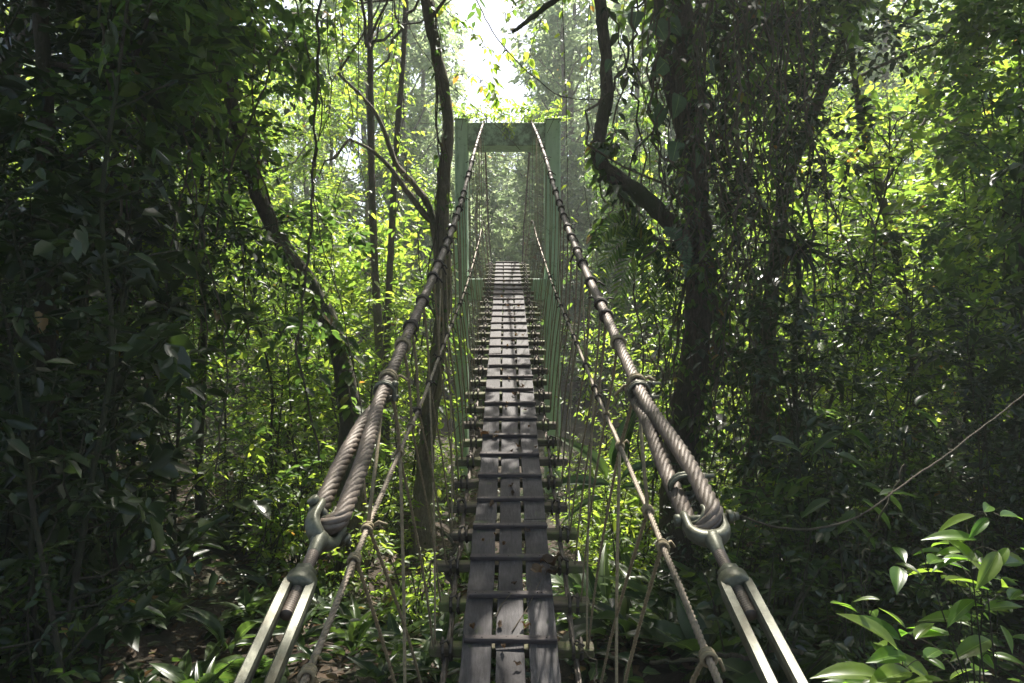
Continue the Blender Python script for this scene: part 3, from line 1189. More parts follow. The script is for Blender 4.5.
# cord trailing from the right fork into the bushes
pin = CU[1][0]
mb = MB()
cp = np.array([pin + np.array([.095, 0.01, .005]), P(775, 527, 1.7), P(815, 528, 1.8), P(858, 515, 2.0), P(905, 484, 2.2), P(955, 448, 2.45), P(1005, 411, 2.7), P(1060, 365, 3.0)])
mb.tube(spline(cp, 60) + np.cumsum(rng.normal(size=(60, 3)), 0) * .0022 * np.linspace(0, 1, 60)[:, None], .003, 6)
tag(mb.build("cord", VINE), "thin cord running from the right turnbuckle up into the dark bushes", "cord")

# ------------------------------------------------------------------ sunlit gaps in the canopy
GAPS = [(np.array([0, 4.05, .8]), .28), (np.array([-.1, 13.5, 3.6]), .5), (np.array([-.1, 16, 4.3]), 2.0),
        (P(645, 420, 2.25), .28), (P(380, 400, 2.5), .20), (P(600, 330, 3.6), .4),
        (P(930, 610, 2.9), .9), (P(985, 540, 2.7), .8), (P(870, 650, 3.0), .6), (P(330, 300, 10), 1.8), (P(320, 250, 10.5), 1.3), (P(640, 330, 9.5), 1.0), (P(400, 250, 12), 2.0), (P(620, 200, 12), 1.8), (P(400, 350, 12), 2.2), (P(270, 430, 9), .9), (P(610, 300, 11), 1.8), (P(600, 400, 10), 1.0), (P(850, 190, 11.5), 2.0), (P(920, 250, 11), 1.5), (P(780, 100, 11), 1.0),
        (P(215, 590, 5.6), .35), (P(170, 650, 4.8), .25), (P(285, 500, 6.6), .7), (P(250, 440, 8.2), .8), (P(420, 470, 8.0), .4), (P(350, 430, 9), .9), (P(600, 450, 8.5), .5), (P(70, 555, 4.0), .2), (P(915, 415, 4.6), .2)]


def keepw(q):
    k = np.ones(len(q), bool)
    for c, r in GAPS:
        d = q - c
        s = d @ S
        perp = d - s[:, None] * S
        k &= ~((np.linalg.norm(perp, axis=1) < r) & (s > .4))
    # the bridge keeps its own way clear of boughs
    k &= ~((np.abs(q[:, 0] + .05) < 1.5) & (q[:, 1] > 4) & (q[:, 1] < 15.2) & (q[:, 2] > 2.5) & (q[:, 2] < 7.7))
    return k


# ------------------------------------------------------------------ the trees that frame the bridge
def custom_tree(name, label, paths, limbs, barkm=BARK, leafm=LEAF, leafL=.2, aspect=.46, subs=6, twigs=9, nleaf=9, twigL=.8, rough=.07, keep=True, hang=.35, group=None):
    base = np.asarray(paths[0][0][0], float)
    root = thing(name, label, "tree", base, 0, group)
    wood, crown = MB(), MB()
    for pts, r0, r1 in paths:
        pts = np.asarray(pts, float)
        n = max(24, len(pts) * 6)
        pp = spline(pts, n)
        pp = pp + np.cumsum(rng.normal(size=pp.shape), 0) * .004
        rr = np.linspace(r0, r1, n)
        if pts is paths[0][0] or np.allclose(pts[0], base):
            rr = rr * (1 + .55 * np.exp(-np.linspace(0, 1, n) * 14))
        wood.tube(pp - base, rr * (1 + .05 * np.sin(np.linspace(0, 40, n))), 12, rough=rough)
    if limbs:
        O, D, L, Rr = zip(*limbs)
        crown_from([np.asarray(o) - base for o in O], D, L, Rr, wood, crown, leafL, aspect, subs, twigs, nleaf, twigL,
                   keep=(lambda q: keepw(q + base)) if keep else None, hang=hang)
    wood.build("trunk", barkm, root)
    if crown.v:
        crown.build("crown", leafm, root)
    return root


def fan(o, n, L, r, el=(5, 50), az0=0.0, arc=6.28, dz=0.0):
    out = []
    for i in range(n):
        az = az0 + arc * (i + .5 * rng.random()) / n
        e = R(el[0] + (el[1] - el[0]) * rng.random())
        out.append((np.asarray(o) + np.array([0, 0, dz * (rng.random() - 1)]), [math.cos(az) * math.cos(e), math.sin(az) * math.cos(e), math.sin(e)], L * (.7 + .5 * rng.random()), r))
    return out


rng = np.random.default_rng(100)
# right: big vine-hung tree
def PG(px, Y, dz=-.15):
    X = (px - 512) / F * Y
    return np.array([X, Y, float(gz(X, Y)) + dz])


top = P(668, -330, 8.2)
custom_tree("vine_hung_tree", "big dark forked tree draped with creepers right of the green portal",
            [([PG(676, 8), P(684, 440, 8), P(691, 390, 8), P(698, 330, 8), P(701, 260, 8), P(694, 180, 8), P(690, 100, 8), P(684, 30, 8), P(676, -60, 8), P(672, -200, 8.1), top], .185, .10),
             ([P(699, 268, 8), P(680, 235, 7.95), P(652, 204, 7.9), P(626, 184, 7.9), P(607, 170, 7.85), P(601, 156, 7.85), P(605, 128, 7.9), P(610, 90, 7.9), P(608, 40, 7.9), P(600, -30, 7.9), P(572, -160, 8)], .105, .06),
             ([P(690, 150, 8.05), P(672, 90, 8.2), P(662, 30, 8.3), P(655, -60, 8.4), P(640, -180, 8.6)], .09, .05),
             ([P(604, -30, 7.9), P(575, -14, 7.8), P(548, 2, 7.7), P(527, 18, 7.6), P(511, 30, 7.5)], .05, .018)],
            fan(top, 8, 4.4, .07, (0, 45), dz=1.5) + fan(P(572, -160, 8), 5, 3.2, .05, (5, 50), dz=.6) + [(P(690, 20, 8), [.9, .2, .25], 2.2, .03)], twigs=10)

rng = np.random.default_rng(101)
# left of the portal: grey-barked forked tree
top2 = P(412, -200, 10)
custom_tree("forked_tree", "slender brown forked tree standing against the portal's left leg",
            [([PG(420, 10.2), P(424, 470, 10.1), P(431, 400, 10), P(440, 330, 10), P(444, 265, 10), P(441, 190, 10), P(447, 120, 10), P(438, 62, 10), P(426, 10, 10), P(420, -50, 10), top2], 0.125, .06),
             ([P(441, 300, 10), P(436, 235, 10), P(430, 205, 10), P(414, 180, 10.05), P(398, 160, 10.1), P(386, 128, 10.2), P(370, 100, 10.3), P(340, 70, 10.5)], .062, .022),
             ([P(437, 225, 10), P(424, 213, 9.95), P(408, 192, 9.9), P(394, 172, 9.9), P(372, 152, 10), P(348, 140, 10.1)], .055, .018)],
            fan(top2, 8, 3.6, .05, (-5, 45), dz=1.2) + [(P(340, 70, 10.5), [-.8, .2, .5], 1.6, .02), (P(348, 140, 10.1), [-.9, -.1, .3], 1.4, .02), (P(430, 20, 10), [-.7, 0, .5], 1.8, .03)],
            barkm=BARK_PALE, twigs=9)

# left: leaning dark trunk
top3 = P(175, -160, 8.4)
custom_tree("leaning_tree", "dark leaning trunk wrapped in bright leaves left of the twin thin trunks",
            [([PG(352, 9), P(350, 430, 9), P(346, 385, 9), P(334, 335, 9), P(312, 290, 8.9), P(286, 252, 8.8), P(255, 190, 8.7), P(225, 90, 8.6), P(200, -20, 8.5), top3], .15, .07)],
            fan(top3, 7, 3.8, .05, (0, 50), dz=1.2) + [(P(225, 90, 8.6), [-.6, -.3, .3], 2.0, .03), (P(286, 252, 8.8), [.6, 0, .5], 1.0, .02)], leafL=.17, twigs=9)

# far-left upright trunk
top4 = P(30, -200, 6.2)
custom_tree("dark_tree", "upright dark trunk in the black thicket near the left edge",
            [([PG(44, 6.2), P(46, 430, 6.2), P(42, 330, 6.2), P(40, 220, 6.2), P(42, 120, 6.2), P(36, 20, 6.2), top4], .095, .05)],
            fan(top4, 8, 3.8, .05, (-5, 45), dz=1.0) + [(P(38, 60, 6.2), [.9, .1, .3], 2.2, .03), (P(40, 160, 6.2), [.6, -.3, .4], 1.6, .03)], twigs=10)

# slim twin trunks left of the portal
custom_tree("slender_tree", "left one of two thin straight trunks left of the portal",
            [([PG(381, 12), P(380, 400, 12), P(377, 320, 12), P(373, 220, 12), P(370, 120, 12), P(368, 40, 12), P(366, -60, 12.1)], .085, .045)],
            fan(P(366, -50, 12), 6, 2.4, .03, (0, 55), dz=2.0), leafL=.15, group=None)
custom_tree("slender_tree", "right one of two thin straight trunks left of the portal",
            [([PG(384, 12.6), P(386, 380, 12.6), P(389, 300, 12.6), P(393, 200, 12.6), P(398, 110, 12.6), P(403, 20, 12.6), P(404, -60, 12.6)], .075, .04)],
            fan(P(404, -50, 12.6), 6, 2.2, .03, (0, 55), dz=2.0), leafL=.15)
# right side: diagonal branchy trunk and pale stems in the lit foliage
custom_tree("slanting_tree", "thin dark trunk slanting up through bright foliage right of the vine curtain",
            [([PG(925, 11), P(915, 360, 11), P(900, 270, 11), P(880, 190, 11), P(862, 120, 11), P(850, 40, 11), P(846, -60, 11)], .085, .04),
             ([P(880, 190, 11), P(905, 150, 11), P(930, 110, 11.2), P(950, 50, 11.4)], .04, .02)],
            fan(P(848, -40, 11), 7, 2.8, .03, (-10, 50), dz=2.5), leafL=.15)
custom_tree("dark_branched_tree", "dark trunk with a long bough behind the hanging vine curtain",
            [([PG(770, 9.5), P(765, 380, 9.5), P(772, 290, 9.5), P(780, 220, 9.5), P(790, 170, 9.4), P(815, 110, 9.3), P(838, 50, 9.2), P(850, -20, 9.2), P(860, -150, 9.2)], .11, .05)],
            fan(P(860, -150, 9.2), 7, 3.6, .05, (0, 50), dz=1.0) + [(P(815, 110, 9.3), [-.6, -.2, .5], 1.6, .03)], twigs=9)

rng = np.random.default_rng(102)
# canopy trees beside the path, their crowns close over the bridge
for x, y, H, lab in ((-7.6, 4.6, 11.5, "tall canopy tree reaching in over the left thicket"), (7.6, 5.2, 11.5, "tall canopy tree reaching in over the right bank"),
                     (-8.4, 10.5, 12.5, "tall canopy tree rising behind the black left thicket"), (10.6, 11.5, 10.5, "tall canopy tree rising behind the lit right thicket"),
                     (-4.6, 1.0, 10, "canopy tree overhanging the left turnbuckle from outside the view"), (4.8, 1.6, 10, "canopy tree overhanging the right turnbuckle from outside the view"),
                     (-2.6, -4.5, 9.5, "unseen canopy tree added for shade behind the viewer on the left"), (3.0, -5.0, 9.5, "unseen canopy tree added for shade behind the viewer on the right"), (-8.0, -1.5, 11, "unseen canopy tree added for shade far out beside the viewer on the left"), (8.2, -1.8, 11, "unseen canopy tree added for shade far out beside the viewer on the right")):  # unseen trees added behind and beside the viewer to shade the near bridge
    b = on_ground(x, y, -.2)
    tp = np.array([x * .82, y + .6, H])
    custom_tree("canopy_tree", lab, [([b, (x * .97, y, H * .35), (x * .9, y + .3, H * .7), tp], .2, .1)],
                fan(tp, 11, 4.8, .07, (-8, 40), dz=2.2), twigs=10)
for pts, lab in (([on_ground(7.4, 6.8, -.2), (7.3, 6.8, 5), (6.6, 7.2, 8.5), (4.2, 8.2, 11.2), (1.2, 8.8, 12.2)], "canopy tree arching from the right bank over the bridge"),
                 ([on_ground(-7.0, 7.2, -.2), (-7.0, 7.2, 5), (-6.4, 7.6, 8.5), (-4.4, 8.8, 10.8), (-2.4, 9.6, 11.4)], "canopy tree arching from the left thicket over the bridge"),
                 ([on_ground(-7.8, 9.0, -.2), (-7.6, 9.0, 4), (-6.6, 9.8, 7.4), (-5.2, 10.6, 9.6)], "canopy tree with a heavy dark crown above the left thicket")):
    custom_tree("canopy_tree", lab, [(pts, .19, .08)], fan(pts[-1], 11, 4.2, .06, (-8, 40), dz=1.6), twigs=10, leafm=LEAF_DARK if "heavy" in lab else LEAF)

# ------------------------------------------------------------------ prototypes copied below
ORD = "first second third fourth fifth sixth seventh eighth ninth tenth eleventh twelfth thirteenth fourteenth fifteenth sixteenth seventeenth eighteenth nineteenth twentieth".split() + ["twenty-" + k for k in "first second third fourth fifth sixth seventh eighth ninth".split()] + ["thirtieth"] + ["thirty-" + k for k in "first second third fourth fifth sixth seventh eighth ninth".split()] + ["fortieth"]


def spread_out(protos, places, label, group, scale=(.85, 1.2), tilt=.06, ordinal=None, fresh=None):
    """Copies of the prototypes at the places; ordinal: label template with {} for the place in the row seen from the bridge."""
    places = sorted(places, key=lambda p: p[0] / p[1])
    for i, (x, y) in enumerate(places):
        pr = protos[int(rng.integers(len(protos)))]
        lab = ordinal.format(ORD[i]) if ordinal and i < len(ORD) else label
        loc, rz = on_ground(x, y, -.02), rng.random() * 6.28
        sc = scale[0] + (scale[1] - scale[0]) * rng.random()
        tl = (rng.normal() * tilt, rng.normal() * tilt)
        if not pr.get("used"):
            pr["used"] = 1
            pr.location, pr.rotation_euler, pr.scale = loc, (*tl, rz), (sc, sc, sc)
            pr["label"], pr["group"] = lab, group
            ORIG[pr.name] = True
        else:
            dup(pr, loc, rz, sc, lab, group, tl)


ORIG = {}


def scatter(n, xr, yr, ok=lambda x, y: True, dmin=.4):
    pts, tries = [], 0
    while len(pts) < n and tries < n * 60:
        tries += 1
        x, y = rng.uniform(*xr), rng.uniform(*yr)
        if ok(x, y) and all((x - a) ** 2 + (y - b) ** 2 > dmin ** 2 for a, b in pts):
            pts.append((x, y))
    return pts


def P_(p, y):
    return (p - 512) / F * y, y


def px(x, y):
    return 512 + F * x / y


rng = np.random.default_rng(103)
# small dark trees whose crowns close the top corners
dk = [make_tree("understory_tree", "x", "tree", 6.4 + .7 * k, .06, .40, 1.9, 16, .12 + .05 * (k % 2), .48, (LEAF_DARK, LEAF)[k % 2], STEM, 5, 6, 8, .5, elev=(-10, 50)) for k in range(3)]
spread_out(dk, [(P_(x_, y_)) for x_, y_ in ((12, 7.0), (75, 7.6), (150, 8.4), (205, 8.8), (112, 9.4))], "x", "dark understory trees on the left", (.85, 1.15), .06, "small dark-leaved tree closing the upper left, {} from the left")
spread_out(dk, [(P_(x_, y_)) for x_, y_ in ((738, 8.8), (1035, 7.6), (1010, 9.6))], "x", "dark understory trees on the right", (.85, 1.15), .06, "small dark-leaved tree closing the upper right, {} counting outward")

rng = np.random.default_rng(104)
# far hillside trees beyond the portal
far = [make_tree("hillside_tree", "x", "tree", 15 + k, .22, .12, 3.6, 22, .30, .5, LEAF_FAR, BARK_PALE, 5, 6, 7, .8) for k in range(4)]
pl = scatter(60, (-42, 42), (27, 58), lambda x, y: abs(px(x, y) - 512) < 640, 3.2)
spread_out(far, [p for p in pl if not (445 < px(*p) < 538)], "hazy sunlit tree on the hillside far beyond the green portal", "trees on the far hillside", (.75, 1.15), .03)
spread_out(far, [(2.2, 31), (3.4, 34), (4.6, 30), (5.6, 37), (2.6, 40), (-3.9, 31), (-5.4, 35), (7.4, 32), (3.6, 47), (9.5, 29), (12.5, 31), (15, 28)], "tall hazy tree on the hillside closing the view beside the sky gap", "tall trees beside the sky gap", (1.0, 1.3), .03)
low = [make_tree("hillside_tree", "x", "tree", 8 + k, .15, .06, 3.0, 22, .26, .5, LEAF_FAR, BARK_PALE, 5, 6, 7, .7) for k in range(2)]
spread_out(low, [(-3.4, 30), (-.9, 26), (1.6, 29), (3.6, 33), (-1.8, 35), (.9, 37), (-4, 42), (2.8, 44), (-1.2, 46), (0.6, 50), (-3.2, 50), (2.6, 54)], "low pale tree framed by the green portal far behind it", "low trees seen through the portal", (.95, 1.2), .03)

spread_out(low, [(-1.3, 52), (1.0, 54)], "hazy tree rising behind the portal opening up to its beam", "taller trees behind the portal opening", (1.3, 1.4), .02)
spread_out(far, [(-4.1, 42), (2.3, 41)], "x", "trees edging the sky gap", (.95, 1.0), .02, "hazy far tree edging the bright sky gap, {} from the left")

# sunlit trees in the clearing on both sides of the portal
mid = [make_tree("sunlit_tree", "x", "tree", 8 + 1.2 * k, .12, .08, 2.4, 24, .17, .46, (LEAF_BRIGHT, LEAF, LEAF_BRIGHT)[k % 3], BARK_PALE, 5, 6, 8, .55) for k in range(4)]
spread_out(mid, scatter(14, (-14, -2.6), (13.5, 25), lambda x, y: px(x, y) < 452 and (y > 18 or px(x, y) < 230), 2.0), "x", "sunlit trees left of the portal", (.8, 1.15), .04, "bright leafy tree behind the left thicket, {} from the left")
spread_out(mid, scatter(16, (2.4, 17), (13.5, 25), lambda x, y: px(x, y) > 572 and (y > 18 or px(x, y) > 960), 2.0), "x", "sunlit trees right of the portal", (.8, 1.15), .04, "bright leafy tree behind the right thicket, {} from the portal")

rng = np.random.default_rng(105)
# saplings
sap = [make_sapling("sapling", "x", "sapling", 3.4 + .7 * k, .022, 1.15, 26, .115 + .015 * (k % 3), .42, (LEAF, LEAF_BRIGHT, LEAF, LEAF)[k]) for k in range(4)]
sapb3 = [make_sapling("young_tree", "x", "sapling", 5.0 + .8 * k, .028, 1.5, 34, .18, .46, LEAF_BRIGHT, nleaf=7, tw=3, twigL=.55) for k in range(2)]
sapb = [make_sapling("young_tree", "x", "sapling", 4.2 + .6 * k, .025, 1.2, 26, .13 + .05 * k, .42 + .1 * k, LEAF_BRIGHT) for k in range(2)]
sapl = [make_sapling("large_leaved_sapling", "x", "sapling", 3.2 + .6 * k, .026, 1.0, 20, .24, .5, (LEAF_DARK, LEAF)[k % 2], nleaf=5, tw=2, twigL=.5, hang=.6) for k in range(2)]
sapf = [make_sapling("fine_leaved_sapling", "x", "sapling", 3.6 + .6 * k, .02, 1.2, 30, .062, .5, (LEAF, LEAF_DARK)[k % 2], nleaf=14, tw=4, twigL=.5) for k in range(2)]
sapd = [make_sapling("dark_sapling", "x", "sapling", 3.0 + .8 * k, .022, 1.1, 24, .13 + .035 * (k % 3), .40, LEAF_DARK, tw=3) for k in range(4)]
corr = lambda x, y: abs(x) > 1.5 + .06 * max(0, 9 - y)
spread_out(sapb, scatter(14, (-6.5, -1.6), (10, 14.5), lambda x, y: px(x, y) > 250, .8), "x", "sunlit saplings left of the bridge", (.75, 1.15), .07, "bright sapling in the lit gap left of the bridge, {} from the left")
spread_out(sapb, scatter(16, (1.7, 9), (10.5, 15), lambda x, y: True, .8), "x", "sunlit saplings right of the bridge", (.75, 1.2), .07, "bright sapling behind the vine-hung tree, {} counting outward from the portal")
spread_out(sapb3, scatter(14, (3.5, 10.5), (9.6, 13.5), lambda x, y: 780 < px(x, y) < 1040, .9), "x", "bright young trees in the right thicket", (.85, 1.25), .08, "bright wide-leaved young tree behind the vine curtain, {} counting outward")
spread_out(sapb3, scatter(5, (-4, -1.8), (10.5, 13.5), lambda x, y: 290 < px(x, y) < 415, .9), "x", "bright young trees left of the bridge", (.7, .95), .08, "bright wide-leaved young tree near the twin thin trunks, {} from the left")
spread_out(sap + sapl + sapf, scatter(20, (-8, -2.3), (6.8, 11.2), lambda x, y: px(x, y) < 335 and (px(x, y) < 185 or y > 9.4), .6), "x", "green saplings in the left thicket", (.8, 1.25), .07, "green sapling at the back of the left thicket, {} from the left")
spread_out(sap + sapl + sapf, scatter(18, (2.6, 9), (7, 10.5), lambda x, y: px(x, y) > 700, .7), "x", "green saplings in the right thicket", (.75, 1.15), .07, "green sapling at the back of the right thicket, {} counting outward")
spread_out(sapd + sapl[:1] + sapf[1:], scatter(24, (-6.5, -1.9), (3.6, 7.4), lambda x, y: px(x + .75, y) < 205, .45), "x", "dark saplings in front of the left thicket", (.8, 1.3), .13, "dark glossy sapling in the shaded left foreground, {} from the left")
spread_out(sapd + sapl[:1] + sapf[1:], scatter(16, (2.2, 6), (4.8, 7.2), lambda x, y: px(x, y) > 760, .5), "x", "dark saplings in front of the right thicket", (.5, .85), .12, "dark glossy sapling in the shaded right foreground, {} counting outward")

rng = np.random.default_rng(106)
# shrubs
shr = [make_shrub("shrub", "x", "shrub", 1.1 + .25 * k, .7, 8, .11 + .015 * k, .42, (LEAF, LEAF_DARK, LEAF)[k]) for k in range(3)]
shb = [make_shrub("bright_shrub", "x", "shrub", 1.0 + .2 * k, .7, 8, .12, .42, LEAF_BRIGHT) for k in range(2)]
spread_out(shb, scatter(28, (-5, -1.0), (7.4, 15), lambda x, y: px(x, y) > 230, .5), "x", "lit shrubs left of the bridge", (.7, 1.1), .1, "lit leafy shrub on the slope left of the planks, {} from the left")
spread_out(shb, scatter(14, (1.0, 2.4), (8.5, 12.5)) + scatter(26, (1.0, 5), (8, 15), None or (lambda x, y: px(x, y) < 800), .5), "x", "lit shrubs right of the bridge", (.7, 1.1), .1, "lit leafy shrub on the slope right of the planks, {} from the planks")
spread_out(shr, scatter(24, (-6, -1.7), (4.2, 8.6), lambda x, y: px(x + .4, y) < 170 or (y > 8.4 and px(x, y) < 330), .4), "x", "shaded shrubs on the left", (.6, 1.1), .1, "low shaded shrub on the left forest floor, {} from the left")
spread_out(shr, scatter(30, (1.4, 6.5), (4.4, 8.4), lambda x, y: px(x, y) > 660, .45), "x", "shaded shrubs on the right", (.6, 1.1), .1, "low shaded shrub on the right forest floor, {} from the planks")

rng = np.random.default_rng(107)
# broad herbs and ferns on the floor
hb = [make_herb("broadleaf_herb", "x", "herb", 9 + 2 * k, .34 + .06 * k, (.34, .26, .40)[k], (T_STRAP, T_STRAP, T_NEAR_DROOP)[k]) for k in range(3)]
fr = [make_fern("fern", "x", "fern", 9, .75)]
spread_out(hb, scatter(40, (-4.5, -.75), (4.2, 8.5), lambda x, y: px(x, y) > 130, .3), "x", "herbs left of the planks", (.45, .95), .12, "long-leaved herb on the floor left of the planks, {} from the left")
spread_out(hb, scatter(36, (.75, 4.0), (4.3, 9), lambda x, y: px(x, y) < 900, .3), "x", "herbs right of the planks", (.7, 1.5), .12, "long-leaved herb on the floor right of the planks, {} from the planks")
spread_out(hb, scatter(26, (-.7, .7), (5.0, 11), lambda x, y: True, .35), "long-leaved herb growing in the gully under the planks", "herbs under the bridge", (.5, .9), .12)
spread_out(fr, scatter(12, (1.6, 5.0), (4.6, 8), lambda x, y: True, .5), "x", "ferns on the right bank", (.7, 1.2), .1, "arching fern on the right bank, {} from the planks")
spread_out(fr, scatter(7, (-5, -2.0), (4.6, 7), lambda x, y: True, .5), "x", "ferns on the left bank", (.6, 1.1), .1, "arching fern on the left bank, {} from the left")

# ------------------------------------------------------------------ ground cover and litter
gcv = MB()
n = 26000
x = rng.uniform(-9, 9, n)
y = 3.2 + 13 * rng.random(n) ** 1.3
k = (np.abs(x / y) < .85) & (np.abs(x) > .0)
dens = np.sin(x * 1.7 + 2) * np.cos(y * 1.3) + np.sin(x * .8 - y * 2.2) + rng.normal(size=n) * .5
k &= dens > -.6
k &= ~((np.abs(x + .42 * y - .05) < .75 + .15 * np.sin(y * 3)) & (y < 6.6) & (rng.random(n) < .9))
x, y = x[k], y[k]
h = rng.random(len(x)) ** 2 * .42
pos = np.stack([x, y, gz(x, y) + .02 + h], 1)
az = rng.random(len(x)) * 6.28
d = np.stack([np.cos(az), np.sin(az), -.15 + .5 * rng.random(len(x))], 1)
Ls = .05 + .10 * rng.random(len(x))
gcv.leaves(pos, d, UP + rng.normal(size=(len(x), 3)) * .45, Ls, Ls * .48, T_SIMPLE, rng.random(len(x)))
tag(gcv.build("ground_cover", LEAF_HERB), "low leafy ground cover spread over the forest floor", "ground cover", kind="stuff")

lit = MB()
n = 7000
x = rng.uniform(-6, 6, n)
y = 2.6 + 8 * rng.random(n) ** 1.2
pos = np.stack([x, y, gz(x, y) + .012 + .02 * rng.random(n)], 1)
az = rng.random(n) * 6.28
d = np.stack([np.cos(az), np.sin(az), rng.normal(size=n) * .2], 1)
Ls = .05 + .09 * rng.random(n)
lit.leaves(pos, d, UP + rng.normal(size=(n, 3)) * .35, Ls, Ls * .45, tmpl_simple(.3, -.2), rng.random(n))
tag(lit.build("leaf_litter", LEAF_DEAD), "brown fallen leaves covering the forest floor", "leaf litter", kind="stuff")

# ------------------------------------------------------------------ hanging vines
def vine(pts, r, label, group=None, leafy=0, name="liana", leafL=.07, mat=VINE, leafm=LEAF, n=34, wig=.02):
    pts = np.asarray(pts, float)
    base = pts[0].copy()
    p = spline(pts - base, n)
    wv = np.cumsum(rng.normal(size=p.shape), 0) * wig / 3
    wv -= np.linspace(0, 1, n)[:, None] * wv[-1]
    p = p + wv
    st = MB()
    st.tube(p, np.linspace(r, r * .75, n), 5, rough=.08)
    if not leafy:
        o = st.build(name, mat, None, base)
        return tag(o, label, "vine", group)
    root = thing(name, label, "vine", base, 0, group)
    st.build("stem", mat, root)
    lf = MB()
    t = np.sort(rng.random(leafy))
    pos = np.array([at(p, q) for q in t])
    az = rng.random(leafy) * 6.28
    d = np.stack([np.cos(az), np.sin(az), -.5 - .5 * rng.random(leafy)], 1)
    off = .5 * leafL * rng.random(leafy)[:, None] * nrm(d * np.array([1, 1, 0]))
    L = leafL * (.6 + .8 * rng.random(leafy))
    lf.leaves(pos + off, d, UP * (.6 + .5 * rng.random()) + np.stack([np.cos(az), np.sin(az), 0 * az], 1) * .8 + rng.normal(size=(leafy, 3)) * .3, L, L * .55, T_SIMPLE, rng.random(leafy))
    lf.build("foliage", leafm, root)
    return root


def hang(pxt, pyt, pxb, pyb, Y, r, label, group, bend=12, **kw):
    a, b = P(pxt, pyt, Y), P(pxb, pyb, Y)
    k = 5
    pts = [a + (b - a) * t + np.array([rng.normal() * bend / F * Y * math.sin(t * 3.1), rng.normal() * .12, 0]) for t in np.linspace(0, 1, k)]
    return vine(pts, r, label, group, **kw)


rng = np.random.default_rng(108)
# curtain right of the big tree
curt = sorted([(rng.uniform(700, 800) if i < 52 else rng.uniform(640, 720)) for i in range(66)])
for i, x in enumerate(curt):
    Y = rng.uniform(6.4, 8.8)
    hang(x + rng.normal() * 8, -40, x + rng.normal() * 10, rng.uniform(380, 520) if i % 4 else rng.uniform(150, 380), Y, rng.choice([.005, .007, .009, .014]),
         "one of the thin woody vines hanging in a curtain right of the big forked tree", "vines in the hanging curtain", 22, leafy=int(rng.choice([0, 0, 40, 110])), leafL=float(rng.uniform(.06, .12)), wig=.14, leafm=(LEAF_DARK, LEAF_DARK, LEAF)[i % 3])
for i, x in enumerate((574, 585, 592, 636, 644, 652, 660, 668, 676)):
    hang(x + rng.normal() * 5, -30, x + rng.normal() * 6, rng.uniform(290, 420), rng.uniform(9, 11), .006, "one of the string-thin vines dangling between the portal and the big tree", "thin vines right of the portal", 8, leafy=30, leafL=.10, leafm=LEAF_BRIGHT)
for i in range(16):
    x = rng.uniform(60, 330)
    hang(x, rng.uniform(-30, 40), x + rng.normal() * 22, rng.uniform(330, 480), rng.uniform(5.5, 8.5), rng.choice([.006, .009, .013]), "one of the bare vines hanging down through the dark left thicket", "vines in the left thicket", 18, leafy=int(rng.choice([0, 40])), leafL=.09, wig=.05)
for i in range(5):
    x = rng.uniform(330, 440)
    hang(x, -30, x + rng.normal() * 12, rng.uniform(120, 330), rng.uniform(9, 11), .008, "one of the thin vines hanging beside the forked tree", "vines by the forked tree", 14, leafy=40, leafL=.10, leafm=LEAF_BRIGHT)

# dead twigs crossing the view above the portal
vine([P(392, -20, 9), P(430, 60, 9), P(480, 110, 9.2), P(520, 150, 9.4)], .006, "thin bare twig arching down across the sky above the portal")
vine([P(470, -10, 8.6), P(500, 40, 8.6), P(560, 95, 8.7), P(620, 95, 8.9), P(655, 60, 9)], .008, "thin looping vine strung from the sky gap to the big forked tree")

rng = np.random.default_rng(109)
# loops and tangles in the curtain
for i in range(16):
    a = (rng.uniform(690, 800), rng.uniform(-20, 320))
    c = (a[0] + rng.uniform(-110, 90), a[1] + rng.uniform(20, 160))
    Y = rng.uniform(6.6, 8.4)
    m_ = ((a[0] + c[0]) / 2 + rng.normal() * 20, max(a[1], c[1]) + rng.uniform(20, 110))
    vine([P(*a, Y), P((a[0] + m_[0]) / 2 - 8, (a[1] + m_[1]) / 2 + 30, Y), P(*m_, Y - .1), P((c[0] + m_[0]) / 2 + 8, (c[1] + m_[1]) / 2 + 25, Y), P(*c, Y)], rng.choice([.004, .006, .010]), "one of the slack looping vines tangled through the hanging curtain", "looping vines in the curtain", wig=.10, leafy=int(rng.choice([0, 0, 25])), leafL=.08, leafm=LEAF_DARK)
# creepers hugging the big tree
for lab, ctrl, nlf, lm in (("leafy creeper wrapped up the lower trunk of the big tree", [(676, 500), (702, 430), (688, 370), (706, 310), (694, 262)], 150, LEAF),
                       ("leafy creeper climbing the upper trunk of the big tree", [(698, 300), (706, 210), (682, 150), (700, 90), (676, 20), (684, -30)], 170, LEAF_DARK),
                       ("leafy creeper covering the side bough of the big tree", [(690, 255), (650, 206), (612, 176), (602, 130), (612, 70), (604, 0)], 90, LEAF_DARK),
                       ("leafy creeper dangling from the elbow of the big tree's bough", [(606, 150), (598, 160), (594, 190), (598, 220), (592, 250)], 60, LEAF)):
    vine([P(x, y, 7.78) for x, y in ctrl], .012, lab, None, leafy=nlf, leafL=.15, wig=.12, leafm=lm, name="creeper")
for i in range(9):
    x0 = rng.uniform(676, 704)
    vine([P(x0, rng.uniform(-30, 120), 7.8), P(x0 + rng.normal() * 10, 200, 7.78), P(x0 + rng.normal() * 8, 300, 7.78), P(x0 - 6 + rng.normal() * 10, 400, 7.75), P(x0 - 12 + rng.normal() * 16, 505, 7.7)], rng.choice([.008, .014, .02]), "one of the woody roots running down the big tree's trunk", "roots on the big tree's trunk", wig=.06)
